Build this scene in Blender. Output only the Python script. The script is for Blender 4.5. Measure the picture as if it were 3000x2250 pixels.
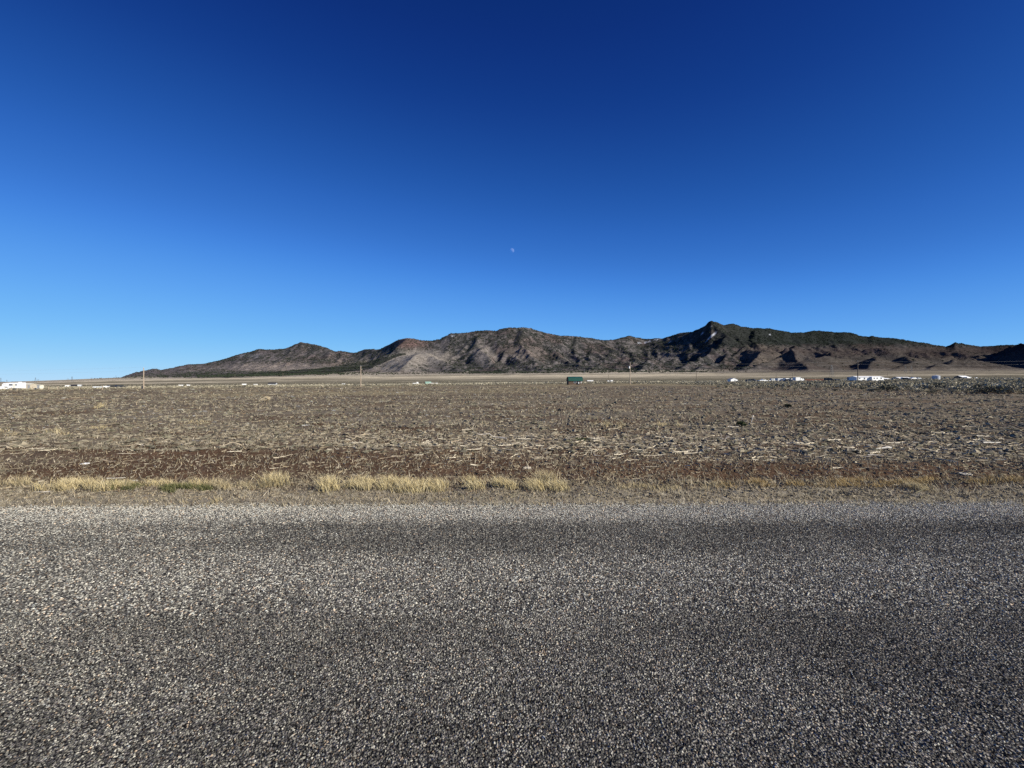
import bpy, math, random
import numpy as np
from mathutils import Vector

for _o in list(bpy.data.objects):
    bpy.data.objects.remove(_o, do_unlink=True)
SC = bpy.context.scene
COL = SC.collection
random.seed(7)
RNG = np.random.default_rng(11)

# ------------------------------------------------------------------ camera, sky, sun, exposure
F = 1127.0            # focal length in photo pixels (3000 px wide photo)
CX, HY = 1500.0, 1118.0   # column of the view axis, row of eye level
EYE = 1.6
cd = bpy.data.cameras.new('camera'); cam = bpy.data.objects.new('camera', cd); COL.objects.link(cam)
cd.sensor_width = 36.0; cd.lens = 36.0 * F / 3000.0
cd.clip_start = 0.05; cd.clip_end = 90000.0
cd.shift_y = -(1125.0 - HY) / 3000.0
cam.location = (0, 0, EYE); cam.rotation_euler = (math.pi / 2, 0, 0)
SC.camera = cam

SUN_AZ, SUN_EL = math.radians(119.0), math.radians(25.5)   # azimuth clockwise from the view axis
TO_SUN = Vector((math.sin(SUN_AZ) * math.cos(SUN_EL), math.cos(SUN_AZ) * math.cos(SUN_EL), math.sin(SUN_EL)))
w = bpy.data.worlds.new('World'); SC.world = w; w.use_nodes = True
nt = w.node_tree; nt.nodes.clear()
sky = nt.nodes.new('ShaderNodeTexSky'); sky.sky_type = 'NISHITA'; sky.sun_disc = False
sky.sun_elevation = SUN_EL; sky.sun_rotation = SUN_AZ
sky.altitude = 1700.0; sky.air_density = 0.6; sky.dust_density = 0.0; sky.ozone_density = 6.0
# the sky's radiance passes one tone curve per channel (the camera's steep response), the same for every direction
sc1 = nt.nodes.new('ShaderNodeVectorMath'); sc1.operation = 'MULTIPLY'; sc1.inputs[1].default_value = (0.09, 0.09, 0.09)
crv = nt.nodes.new('ShaderNodeRGBCurve'); cm = crv.mapping; cm.extend = 'HORIZONTAL'; cm.use_clip = False
for ch, pts in enumerate([
    [(0, 0), (.020, .004), (.027, .011), (.042, .035), (.08, .11), (.14, .19), (.25, .30), (.5, .45), (1, .58)],
    [(0, 0), (.042, .024), (.052, .042), (.062, .070), (.075, .106), (.093, .155), (.175, .35), (.30, .50), (.45, .60), (.77, .71), (1, .75)],
    [(0, 0), (.105, .150), (.13, .225), (.16, .330), (.19, .430), (.23, .550), (.38, .83), (.65, .935), (1, .955)]]):
    cu = cm.curves[ch]
    while len(cu.points) < len(pts): cu.points.new(0.5, 0.5)
    for q, (a_, b_) in zip(cu.points, pts): q.location = (a_, b_); q.handle_type = 'AUTO_CLAMPED'
cm.update()
sc2 = nt.nodes.new('ShaderNodeVectorMath'); sc2.operation = 'MULTIPLY'; sc2.inputs[1].default_value = (7.45, 7.45, 7.45)
bg = nt.nodes.new('ShaderNodeBackground'); bg.inputs['Strength'].default_value = 0.1
out = nt.nodes.new('ShaderNodeOutputWorld')
tcw = nt.nodes.new('ShaderNodeTexCoord'); sq = nt.nodes.new('ShaderNodeVectorMath'); sq.operation = 'MULTIPLY'; sq.inputs[1].default_value = (0.62, 1.0, 1.0)   # milder change of the sky with azimuth
nq = nt.nodes.new('ShaderNodeVectorMath'); nq.operation = 'NORMALIZE'
nt.links.new(tcw.outputs['Generated'], sq.inputs[0]); nt.links.new(sq.outputs[0], nq.inputs[0]); nt.links.new(nq.outputs[0], sky.inputs['Vector'])
nt.links.new(sky.outputs[0], sc1.inputs[0]); nt.links.new(sc1.outputs[0], crv.inputs['Color']); nt.links.new(crv.outputs[0], sc2.inputs[0])
nt.links.new(sc2.outputs[0], bg.inputs[0]); nt.links.new(bg.outputs[0], out.inputs[0])

sl = bpy.data.lights.new('sun', 'SUN'); sl.energy = 5.0; sl.angle = math.radians(0.53); sl.color = (1.0, 0.93, 0.79)
so = bpy.data.objects.new('sun', sl); COL.objects.link(so)
so.rotation_euler = TO_SUN.to_track_quat('Z', 'Y').to_euler(); so.location = (60, -20, 60)
vs = SC.view_settings
vs.view_transform = 'Standard'; vs.look = 'None'; vs.exposure = 0.42; vs.gamma = 1.0; vs.use_curve_mapping = False
SC.cycles.use_denoising = False
SC.cycles.max_bounces = 5; SC.cycles.diffuse_bounces = 3; SC.cycles.transparent_max_bounces = 12

# ------------------------------------------------------------------ helpers
def hash2(ix, iy, seed):
    n = (ix.astype(np.int64) * 374761393 + iy.astype(np.int64) * 668265263 + seed * 974711) & 0xffffffff
    n = ((n ^ (n >> 13)) * 1274126177) & 0xffffffff
    return ((n ^ (n >> 16)) & 0xffff) / 65535.0
def vnoise(x, y, seed=0):
    x = np.asarray(x, float); y = np.asarray(y, float)
    ix = np.floor(x); iy = np.floor(y); fx = x - ix; fy = y - iy
    fx = fx * fx * fx * (fx * (fx * 6 - 15) + 10); fy = fy * fy * fy * (fy * (fy * 6 - 15) + 10)
    a = hash2(ix, iy, seed); b = hash2(ix + 1, iy, seed); c = hash2(ix, iy + 1, seed); d = hash2(ix + 1, iy + 1, seed)
    return (a + (b - a) * fx) * (1 - fy) + (c + (d - c) * fx) * fy
def fbm(x, y, seed=0, octv=4, gain=0.5):
    s = 0; a = 1; t = 0
    for i in range(octv):
        s = s + a * vnoise(x * 2 ** i, y * 2 ** i, seed + i * 17); t += a; a *= gain
    return s / t
def ridged(x, y, seed=0, octv=3, gain=0.5):
    s = 0; a = 1; t = 0
    for i in range(octv):
        s = s + a * (1 - np.abs(2 * vnoise(x * 2 ** i, y * 2 ** i, seed + i * 31) - 1)) ** 1.5; t += a; a *= gain
    return s / t
def sstep(e0, e1, x):
    t = np.clip((x - e0) / (e1 - e0), 0, 1); return t * t * (3 - 2 * t)
def mix(a, b, t):
    return a + (b - a) * t
def interp(x, pts):
    return np.interp(x, [p[0] for p in pts], [p[1] for p in pts])

def mesh_np(name, v, f, col=None, mat=None, smooth=False):
    """one mesh from numpy arrays: v (N,3), f (M,3) or (M,4), col (N,3)"""
    v = np.ascontiguousarray(v, np.float32); f = np.ascontiguousarray(f, np.int32)
    me = bpy.data.meshes.new(name); k = f.shape[1]
    me.vertices.add(len(v)); me.vertices.foreach_set('co', v.ravel())
    me.loops.add(f.size); me.loops.foreach_set('vertex_index', f.ravel())
    me.polygons.add(len(f))
    me.polygons.foreach_set('loop_start', np.arange(0, f.size, k, dtype=np.int32))
    me.update(calc_edges=True)
    me.polygons.foreach_set('use_smooth', np.full(len(f), smooth))
    if col is not None:
        a = me.color_attributes.new('Col', 'FLOAT_COLOR', 'POINT')
        c = np.ones((len(v), 4), np.float32); c[:, :3] = col
        a.data.foreach_set('color', c.ravel())
    me.validate(); me.update()
    if mat: me.materials.append(mat)
    return me
def link(name, me, parent=None):
    o = bpy.data.objects.new(name, me); COL.objects.link(o)
    if parent: o.parent = parent
    return o
def tag(o, label=None, cat=None, group=None, kind=None):
    if label: o['label'] = label
    if cat: o['category'] = cat
    if group: o['group'] = group
    if kind: o['kind'] = kind
    return o
def scatter(tv, tf, pos, scl, rot, col, jit=0.0, tiltv=None):
    """copies of a template (tv, tf) as one vertex/face array; scl (N,3), rot about z (N), col (N,3)"""
    n, t = len(pos), len(tv)
    v = tv[None] * scl[:, None, :]
    if jit: v = v + RNG.normal(0, jit, (n, t, 3)) * scl[:, None, :]
    if tiltv is not None: v[..., 2] += v[..., 0] * tiltv[:, None, 0] + v[..., 1] * tiltv[:, None, 1]
    c, s = np.cos(rot)[:, None], np.sin(rot)[:, None]
    x = v[..., 0] * c - v[..., 1] * s; y = v[..., 0] * s + v[..., 1] * c
    v = np.stack([x, y, v[..., 2]], -1) + pos[:, None, :]
    f = tf[None] + (np.arange(n) * t)[:, None, None]
    return v.reshape(-1, 3), f.reshape(-1, tf.shape[1]), np.repeat(col, t, 0)
def join(parts):
    vs_, fs_, cs_, o = [], [], [], 0
    for v, f, c in parts:
        vs_.append(v); fs_.append(f + o); cs_.append(c); o += len(v)
    return np.concatenate(vs_), np.concatenate(fs_), np.concatenate(cs_)

# materials
def mat_base(name, rough=0.9, spec=0.2):
    m = bpy.data.materials.new(name); m.use_nodes = True
    n = m.node_tree.nodes; b = n['Principled BSDF']
    b.inputs['Roughness'].default_value = rough; b.inputs['Specular IOR Level'].default_value = spec
    return m, m.node_tree, b
def N(t, kind, **kw):
    n = t.nodes.new(kind)
    for k, v in kw.items():
        if k in n.inputs: n.inputs[k].default_value = v
        else: setattr(n, k, v)
    return n
def ramp(t, src, stops):
    r = t.nodes.new('ShaderNodeValToRGB'); e = r.color_ramp.elements
    while len(e) < len(stops): e.new(0.5)
    for i, (p, c) in enumerate(stops):
        e[i].position = p; e[i].color = (*c, 1) if len(c) == 3 else c
    t.links.new(src, r.inputs[0]); return r
def mat_plain(name, c, rough=0.7, spec=0.3, metal=0.0, var=0.25, scale=3.0):
    """a plain colour broken up by weathering noise and a fine bump"""
    m, t, b = mat_base(name, rough, spec); b.inputs['Metallic'].default_value = metal
    tc = N(t, 'ShaderNodeTexCoord'); no = N(t, 'ShaderNodeTexNoise', Scale=scale, Detail=6.0)
    t.links.new(tc.outputs['Object'], no.inputs['Vector'])
    r = ramp(t, no.outputs['Fac'], [(0.3, tuple(x * (1 - var) for x in c)), (0.7, tuple(min(1, x * (1 + var)) for x in c))])
    t.links.new(r.outputs[0], b.inputs['Base Color'])
    bu = N(t, 'ShaderNodeBump', Strength=0.15, Distance=0.02); t.links.new(no.outputs['Fac'], bu.inputs['Height']); t.links.new(bu.outputs[0], b.inputs['Normal'])
    return m
def mat_col(name, rough=0.9, spec=0.1, scale=30.0, lo=0.65, hi=1.3, bump=0.0, bdist=0.02, scale2=None, trans=0.0):
    """vertex colour times procedural noise"""
    m, t, b = mat_base(name, rough, spec)
    at = N(t, 'ShaderNodeVertexColor', layer_name='Col'); tc = N(t, 'ShaderNodeTexCoord')
    no = N(t, 'ShaderNodeTexNoise', Scale=scale, Detail=7.0, Roughness=0.65); t.links.new(tc.outputs['Object'], no.inputs['Vector'])
    r = ramp(t, no.outputs['Fac'], [(0.32, (lo,) * 3), (0.68, (hi,) * 3)])
    mx = N(t, 'ShaderNodeMixRGB', blend_type='MULTIPLY'); mx.inputs[0].default_value = 1
    t.links.new(at.outputs['Color'], mx.inputs[1]); t.links.new(r.outputs[0], mx.inputs[2])
    last = mx
    if scale2:
        n2 = N(t, 'ShaderNodeTexNoise', Scale=scale2, Detail=5.0, Roughness=0.6); t.links.new(tc.outputs['Object'], n2.inputs['Vector'])
        r2 = ramp(t, n2.outputs['Fac'], [(0.35, (0.75,) * 3), (0.65, (1.2,) * 3)])
        m2 = N(t, 'ShaderNodeMixRGB', blend_type='MULTIPLY'); m2.inputs[0].default_value = 1
        t.links.new(last.outputs[0], m2.inputs[1]); t.links.new(r2.outputs[0], m2.inputs[2]); last = m2
    t.links.new(last.outputs[0], b.inputs['Base Color'])
    if bump:
        bu = N(t, 'ShaderNodeBump', Strength=bump, Distance=bdist); t.links.new(no.outputs['Fac'], bu.inputs['Height']); t.links.new(bu.outputs[0], b.inputs['Normal'])
    return m
# ------------------------------------------------------------------ terrain heights
ROAD_EDGE = 5.02
def plane(x, y):
    """gentle cross slope of the valley floor (it falls to the left)"""
    k = mix(0.0055, 0.0095, sstep(8, 70, y))
    return k * np.clip(x, -9000, 9000)
def fan(x, y):
    """alluvial apron that climbs to the foot of the range"""
    u = x / np.maximum(y, 1.0); px = CX + F * np.clip(u, -1.6, 1.6)
    top = interp(px, [(-300, 1122), (0, 1119.5), (180, 1113), (350, 1106), (500, 1102), (700, 1099), (1000, 1094), (1500, 1091), (1800, 1090), (2200, 1088), (2600, 1085), (2900, 1084), (3300, 1084)])
    D = interp(px, [(-300, 5200), (350, 5000), (700, 4300), (1500, 3700), (2000, 3500), (2600, 2900), (3300, 2700)])
    ztop = EYE - (top - HY) / F * D - 0.0095 * u * D
    t = np.clip((y - 600) / (D - 600), 0, 1.0)
    z = np.maximum(ztop, 0) * t ** 1.35
    over = np.maximum(y - D, 0)
    z = z + over * interp(px, [(0, -0.01), (300, -0.006), (400, 0.02), (900, 0.03)])
    return z
def relief(x, y):
    a = interp(y, [(0, 0), (5.0, 0.0), (5.4, 0.02), (7, 0.035), (14, 0.07), (60, 0.12), (200, 0.3), (1000, 2.0), (3000, 6.0)])
    f = interp(y, [(5, 1.3), (14, 0.7), (60, 0.2), (200, 0.06), (1000, 0.01)])
    sc = np.where(y < 30, 0.9, np.where(y < 200, 0.12, 0.012))
    z = a * (fbm(x * sc, y * sc, 3, 3) - 0.5) * 2
    z = np.where(y < 45, z, z)
    ditch = -0.10 * np.exp(-((y - 6.7) / 0.55) ** 2) * (1 + 0 * x)
    berm = 0.07 * np.exp(-((y - 9.3 - 0.05 * x) / 0.35) ** 2) * sstep(2, -2, x)
    return z + ditch + berm
def G(x, y):
    x = np.asarray(x, float); y = np.asarray(y, float)
    return plane(x, y) + fan(x, y) + relief(x, y)
def g1(x, y): return float(G(np.array([x]), np.array([y]))[0])
def depth_row(px, row, lo=5.0, hi=900.0):
    """depth at which the ground under photo column px shows at photo row"""
    u = (px - CX) / F
    ys = np.geomspace(lo, hi, 1500); r = HY - (plane(u * ys, ys) - EYE) / ys * F
    return float(ys[np.argmin(np.abs(r - row))])

# ------------------------------------------------------------------ ground
def grid(us, ys, off):
    U, Y = np.meshgrid(us, ys); X = U * (Y + off)
    n, m = len(ys), len(us); i = np.arange(n * m).reshape(n, m)
    f = np.stack([i[:-1, :-1], i[:-1, 1:], i[1:, 1:], i[1:, :-1]], -1).reshape(-1, 4)
    return X, Y, f
RED = np.array((0.112, 0.070, 0.045)); LIT = np.array((0.212, 0.182, 0.138)); VERGE = np.array((0.29, 0.252, 0.186))
STRAW = np.array((0.40, 0.335, 0.20)); SAGE = np.array((0.165, 0.148, 0.105)); FAN = np.array((0.56, 0.485, 0.35)); DARKSOIL = np.array((0.085, 0.062, 0.048))
def ground_colour(x, y):
    px = CX + F * x / np.maximum(y, 1)
    n1 = fbm(x * 0.28, y * 0.75, 5, 4); n2 = fbm(x * 1.9, y * 2.6, 8, 3); n3 = fbm(x * 0.05, y * 0.12, 21, 4)
    c = np.empty(x.shape + (3,))
    redamt = np.clip(interp(y, [(5, 0.1), (5.6, 0.3), (6.0, 0.9), (7.4, 1.0), (9.3, 0.85), (10.5, 0.42), (16, 0.30), (30, 0.22), (60, 0.2), (170, 0.2)]) + (n1 - 0.5) * 1.5, 0, 1)
    redamt = redamt * np.where((y > 7.5) & (y < 11), mix(0.6, 1.15, sstep(2600, 900, px)), 1.1); redamt = np.clip(redamt, 0, 1)
    c[:] = LIT; c = mix(c, RED, redamt[..., None])
    c = mix(c, DARKSOIL, (sstep(0.55, 0.75, n2) * 0.5 * sstep(5.6, 6.2, y))[..., None])
    c = mix(c, VERGE, (sstep(6.0, 5.45, y + (n2 - 0.5) * 0.7))[..., None])
    # far part of the cleared field: straw streaks
    st = sstep(0.5, 0.72, n3) * sstep(18, 60, y) * 0.65
    c = mix(c, STRAW * 0.8, st[..., None])
    # wheel track through the field on the left
    tx = np.interp(y, [20, 44, 65, 95, 150], [-44, -51.5, -57.7, -66, -84])
    tr = np.maximum(np.exp(-((x - tx) / 0.45) ** 2), np.exp(-((x - tx - 1.7) / 0.4) ** 2)) * sstep(25, 40, y) * sstep(140, 90, y)
    c = mix(c, np.array((0.36, 0.26, 0.18)), (tr * 0.8)[..., None])
    # straw margin and sagebrush flat beyond the cleared field
    edge = interp(px, [(0, 150), (300, 172), (900, 172), (1500, 178), (1850, 172), (2050, 110), (2200, 75), (2600, 50), (3000, 38)])
    q = y / edge
    c = mix(c, STRAW * 0.85, (np.exp(-((q - 1.0) / 0.16) ** 2) * mix(0.8, 0.15, sstep(1800, 2300, px)) * sstep(0.3, 0.6, fbm(x * 0.02, y * 0.05, 33, 3)))[..., None])
    c = mix(c, SAGE, sstep(1.02, 1.2, q)[..., None])
    # banded fan
    b = fbm(x * 0.0006, np.log(np.maximum(y, 1)) * 7, 40, 4)
    fm = sstep(750, 1300, y) * np.clip(0.55 + (b - 0.45) * 3.0, 0.15, 1)
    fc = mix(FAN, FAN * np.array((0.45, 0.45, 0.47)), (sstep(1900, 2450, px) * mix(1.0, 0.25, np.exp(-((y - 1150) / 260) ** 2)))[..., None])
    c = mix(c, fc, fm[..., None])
    c = c * mix(0.85, 1.15, fbm(x * 0.4, y * 1.1, 50, 3))[..., None]
    return c
us = np.linspace(-1.7, 1.7, 540)
ys = np.concatenate([np.linspace(-9, 4.4, 5), np.arange(4.7, 12, 0.1), np.geomspace(12, 2520, 170)])
X, Y, f = grid(us, ys, 14.0)
Z = G(X, Y) - np.where(Y < ROAD_EDGE + 0.05, 0.035, 0.0) * sstep(ROAD_EDGE + 0.12, ROAD_EDGE - 0.1, Y)
gm = mat_col('dry_soil', 1.0, 0.0, scale=9.0, lo=0.6, hi=1.35, bump=0.6, bdist=0.05, scale2=60.0)
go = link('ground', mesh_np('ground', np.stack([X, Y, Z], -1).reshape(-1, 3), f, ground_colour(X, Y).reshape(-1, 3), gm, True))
tag(go, kind='structure')

# ------------------------------------------------------------------ mountains
SKYL = [(-300, 1125), (300, 1112), (350, 1107), (396, 1091), (425, 1084), (454, 1079), (469, 1083), (500, 1078), (550, 1066), (590, 1065), (647, 1054), (681, 1044), (703, 1035), (737, 1028), (760, 1021), (778, 1023), (805, 1022), (839, 1020), (862, 1010), (880, 1001), (896, 1004), (918, 1006), (948, 1015), (981, 1027), (1000, 1027), (1023, 1031), (1045, 1031), (1068, 1022), (1090, 1021), (1108, 1023), (1136, 1010), (1158, 998), (1172, 993), (1192, 988), (1215, 991), (1240, 996), (1271, 996), (1289, 992), (1307, 983), (1321, 974), (1362, 974), (1389, 969), (1425, 966), (1454, 967), (1475, 960), (1490, 958), (1534, 958), (1557, 960.5), (1575, 967), (1602, 975), (1636, 981.5), (1676, 983), (1703, 986), (1737, 990), (1771, 995), (1796, 994), (1821, 988), (1844, 983), (1866, 988), (1889, 992), (1918, 990), (1941, 990), (1970, 981), (2000, 972), (2029, 971), (2045, 963), (2066, 952), (2075, 941), (2082, 938), (2095, 940), (2113, 949), (2122, 952), (2136, 947), (2149, 947), (2172, 955), (2215, 961), (2253, 961), (2278, 966), (2298, 969), (2323, 974), (2357, 973), (2384, 967), (2429, 970), (2445, 973), (2475, 971), (2500, 974), (2518, 982), (2541, 985), (2554, 982), (2570, 987), (2613, 989), (2647, 993), (2681, 1000), (2697, 1001.5), (2717, 1004), (2737, 1010), (2771, 1014), (2789, 1006.5), (2798, 1002), (2816, 1005), (2839, 1009), (2862, 1014), (2911, 1013), (2929, 1010), (3000, 1008), (3300, 1000)]
def P3(px, row, d): return ((px - CX) / F * d, d, EYE - (row - HY) / F * d)
# ridges and spurs: (slope left, slope right, points (column, row, depth))
SPINES = [
 # bare tan foothill left of centre
 (0.50, 0.52, [(1245, 1023, 4700), (1215, 1040, 4450), (1185, 1066, 4100), (1170, 1082, 3900)]),
 (0.50, 0.55, [(1245, 1023, 4700), (1180, 1040, 4800), (1130, 1056, 4800), (1060, 1075, 4700)]),
 (0.55, 0.50, [(1245, 1023, 4700), (1290, 1050, 4400), (1330, 1066, 4150), (1360, 1082, 3900)]),
 # spurs of the central mass
 (0.62, 0.50, [(1405, 980, 5500), (1395, 1002, 5200), (1420, 1030, 4800), (1450, 1055, 4400), (1470, 1078, 4000)]),
 (0.62, 0.50, [(1530, 962, 5600), (1520, 995, 5200), (1555, 1025, 4700), (1575, 1060, 4200), (1590, 1080, 3900)]),
 (0.62, 0.50, [(1192, 990, 5500), (1165, 1010, 5300), (1120, 1040, 5100), (1080, 1062, 4900)]),
 (0.60, 0.50, [(1690, 985, 6000), (1680, 1010, 5500), (1700, 1040, 4900), (1690, 1070, 4300)]),
 (0.60, 0.50, [(1844, 985, 6500), (1815, 1010, 5900), (1790, 1040, 5200), (1770, 1068, 4500)]),
 (0.60, 0.50, [(1760, 1045, 4600), (1740, 1062, 4300), (1725, 1078, 4000)]),
 (0.65, 0.50, [(1910, 1040, 4500), (1895, 1056, 4250), (1880, 1075, 3950)]),
 # the high peak and its long spurs, steep and shaded on the left
 (0.85, 0.55, [(2085, 939, 5700), (2110, 958, 5450), (2135, 968, 5250), (2100, 1000, 4850), (2050, 1034, 4400), (1995, 1066, 4000)]),
 (0.75, 0.50, [(2215, 962, 5900), (2200, 985, 5500), (2205, 998, 5100), (2150, 1024, 4600), (2090, 1052, 4150), (2040, 1074, 3850)]),
 (0.60, 0.45, [(2190, 1015, 4700), (2235, 1022, 4400), (2210, 1050, 4000), (2180, 1072, 3700)]),
 (0.55, 0.55, [(2340, 998, 5200), (2290, 1018, 4700), (2240, 1035, 4300)]),
 (0.55, 0.50, [(2330, 1000, 5300), (2380, 1012, 5000), (2440, 1030, 4600)]),
 # dark foothill right of the peak
 (0.75, 0.50, [(2322, 1013, 3700), (2335, 1030, 3450), (2352, 1052, 3200), (2368, 1076, 2950)]),
 (0.70, 0.55, [(2322, 1013, 3700), (2280, 1042, 3650), (2235, 1060, 3550), (2190, 1075, 3400)]),
 # mesa with cliff band
 (0.85, 0.6, [(2440, 1014, 4000), (2425, 1026, 3800), (2395, 1046, 3550), (2370, 1062, 3400)]),
 (0.62, 0.6, [(2440, 1014, 4000), (2500, 1009, 3950), (2580, 1010, 3900), (2640, 1016, 3850), (2690, 1022, 3800), (2720, 1036, 3750), (2745, 1052, 3650)]),
 (0.55, 0.45, [(2560, 1040, 3450), (2550, 1060, 3150), (2545, 1076, 2950)]),
 (0.55, 0.5, [(2655, 1036, 3500), (2668, 1056, 3200), (2690, 1074, 2950)]),
 # small cones in front on the right
 (0.62, 0.50, [(2700, 1048, 3200), (2680, 1056, 3100), (2650, 1067, 3000), (2615, 1079, 2900)]),
 (0.70, 0.42, [(2815, 1040, 3200), (2780, 1052, 3060), (2745, 1066, 2920), (2725, 1080, 2780)]),
 (0.55, 0.45, [(2815, 1040, 3200), (2870, 1050, 3150), (2930, 1066, 3050), (2990, 1080, 2950)]),
 (0.75, 0.6, [(2795, 1019, 3900), (2770, 1030, 3800), (2730, 1048, 3700)]),
 (0.6, 0.6, [(2795, 1019, 3900), (2830, 1034, 3850), (2870, 1046, 3800)]),
 # dark shoulder that runs out of the picture on the right
 (0.95, 0.6, [(2905, 1020, 4500), (2935, 1009, 4450), (2962, 1003, 4300), (3010, 996, 3900), (3080, 1000, 3500), (3170, 1020, 3100), (3260, 1050, 2800)]),
 (0.9, 0.6, [(2905, 1020, 4500), (2870, 1034, 4300), (2850, 1046, 4100)]),
 # spurs of the far left range
 (0.55, 0.50, [(760, 1022, 7400), (735, 1040, 6900), (700, 1062, 6300), (660, 1080, 5700)]),
 (0.55, 0.50, [(880, 1002, 7400), (900, 1025, 6900), (880, 1055, 6200), (850, 1078, 5600)]),
 (0.55, 0.50, [(948, 1016, 7200), (985, 1040, 6500), (1000, 1062, 5800)]),
 (0.50, 0.50, [(1045, 1032, 6600), (1060, 1050, 6000), (1020, 1070, 5400)]),
 (0.50, 0.50, [(590, 1066, 7200), (560, 1078, 6600), (520, 1090, 6000)]),
 (0.45, 0.45, [(860, 1066, 5700), (800, 1072, 5600), (740, 1080, 5500), (700, 1086, 5400)]),
]
def blob(px, row, cx, cy, rx, ry, soft=0.5):
    d = np.hypot((px - cx) / rx, (row - cy) / ry); return sstep(1 + soft, 1 - soft, d)
def mountains_z(X, Y):
    U = X / Y; px = CX + F * U
    base = plane(X, Y) + fan(X, Y)
    D = interp(px, [(-300, 6800), (300, 6800), (900, 7400), (1060, 6600), (1192, 5600), (1321, 5700), (1490, 5700), (1771, 6200), (1889, 6700), (2000, 6200), (2085, 5700), (2136, 5900), (2400, 6600), (2700, 6600), (3300, 6000)])
    row = np.interp(px, [p[0] for p in SKYL], [p[1] for p in SKYL])
    row = row + (fbm(px * 0.11, px * 0 + 3.3, 71, 3) - 0.5) * 3.0
    pg = np.arange(-400, 3400, 5.0); rg = np.interp(pg, [p[0] for p in SKYL], [p[1] for p in SKYL]); kr = np.exp(-(np.arange(-24, 25) / 11.0) ** 2); kr /= kr.sum()
    rsm = np.interp(px, pg, np.convolve(np.pad(rg, 24, mode='edge'), kr, mode='valid')) + 6
    Hc = EYE - (row - HY) / F * D; Hs = EYE - (rsm - HY) / F * D
    Db = interp(px, [(-300, 5200), (350, 5200), (700, 4700), (1000, 4500), (1400, 4050), (1900, 3800), (2300, 4000), (2600, 4300), (3300, 3900)])
    t = np.clip((Y - Db) / (D - Db), 0, 1)
    hb = mix(np.minimum(Hs, Hc + 30), Hc, sstep(0.72, 1.0, t)) - base
    zm = base + np.maximum(hb, 0) * t ** 1.45
    zm = np.where(Y > D, Hc - (Y - D) * 0.35, zm)
    zs = np.full(X.shape, -1e9)
    wx = X + 60 * (fbm(X * 0.004, Y * 0.004, 90, 3) - 0.5); wy = Y + 60 * (fbm(X * 0.004, Y * 0.004, 95, 3) - 0.5)
    for sl_, sr_, pts in SPINES:
        sl_ = sl_ * 1.18
        q = [np.array(P3(*p)) for p in pts]
        for a, b in zip(q[:-1], q[1:]):
            d = b[:2] - a[:2]; L2 = d @ d
            s = np.clip(((wx - a[0]) * d[0] + (wy - a[1]) * d[1]) / L2, 0, 1)
            dx = wx - (a[0] + s * d[0]); dy = wy - (a[1] + s * d[1]); dist = np.hypot(dx, dy)
            k = np.where(dx < 0, sl_, sr_)
            k = mix(k, (sl_ + sr_) / 2, np.clip(np.abs(dy) / (dist + 1), 0, 1))
            h = a[2] + s * (b[2] - a[2]) - k * dist * (1 - 0.22 * np.clip(dist / 700, 0, 1))
            kk = 14.0
            m_ = np.maximum(zs, h); zs = m_ + kk * np.log1p(np.exp(-np.abs(zs - h) / kk)) * 0.6
    foot = np.clip((np.maximum(zm, zs) - base) / 160, 0, 1)
    kk = 18.0; m_ = np.maximum(zm, zs); z = m_ + kk * np.log1p(np.exp(-np.abs(zm - zs) / kk)) * 0.5
    # gullies and rock, fading out at the crest so the skyline stays
    env = foot * np.clip((D - Y) / 700, 0.10, 1) * (Y < D + 50)
    r0 = HY - (z - EYE) / Y * F
    smooth = np.maximum(blob(px, r0, 1215, 1052, 105, 28), np.maximum(blob(px, r0, 2560, 1055, 190, 26), np.maximum(blob(px, r0, 2230, 1040, 60, 22), blob(px, r0, 1410, 1042, 32, 22))))
    env = env * (1 - 0.68 * smooth)
    wv = 160 * fbm(X * 0.0022, Y * 0.0022, 101, 3)
    z = z - env * 85 * (1 - ridged((X + 0.30 * Y + wv) / 340, (Y - 0.3 * X) / 2000, 111, 2))
    z = z - env * 46 * (1 - ridged((X - 0.35 * Y + wv) / 165, (Y + 0.35 * X) / 800, 121, 3))
    z = z + env * 30 * (fbm(X / 60, Y / 60, 131, 3) - 0.5) + env * 12 * (fbm(X / 22, Y / 22, 141, 2) - 0.5)
    z = np.maximum(z, base + (fbm(X / 90, Y / 90, 151, 3) - 0.5) * 3)
    return z, base
us2 = np.linspace(-1.48, 1.5, 1000)
ys2 = np.concatenate([np.linspace(2500, 4600, 120), np.linspace(4618, 7500, 128), np.linspace(7560, 9500, 8)])
X2, Y2, f2 = grid(us2, ys2, 0.0)
Z2, B2 = mountains_z(X2, Y2)
lowmask = np.exp(-((Y2 - 2500) / 12.0) ** 2)
Z2 = mix(Z2, G(X2, Y2) - 0.6, sstep(2580, 2505, Y2)); 
PX2 = CX + F * X2 / Y2; ROW2 = HY - (Z2 - EYE) / Y2 * F
def seg(px, row, a, b, wd):
    d = np.array(b, float) - np.array(a, float); s = np.clip(((px - a[0]) * d[0] + (row - a[1]) * d[1]) / (d @ d), 0, 1)
    return sstep(wd * 1.4, wd * 0.5, np.hypot(px - a[0] - s * d[0], row - a[1] - s * d[1]))
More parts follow.
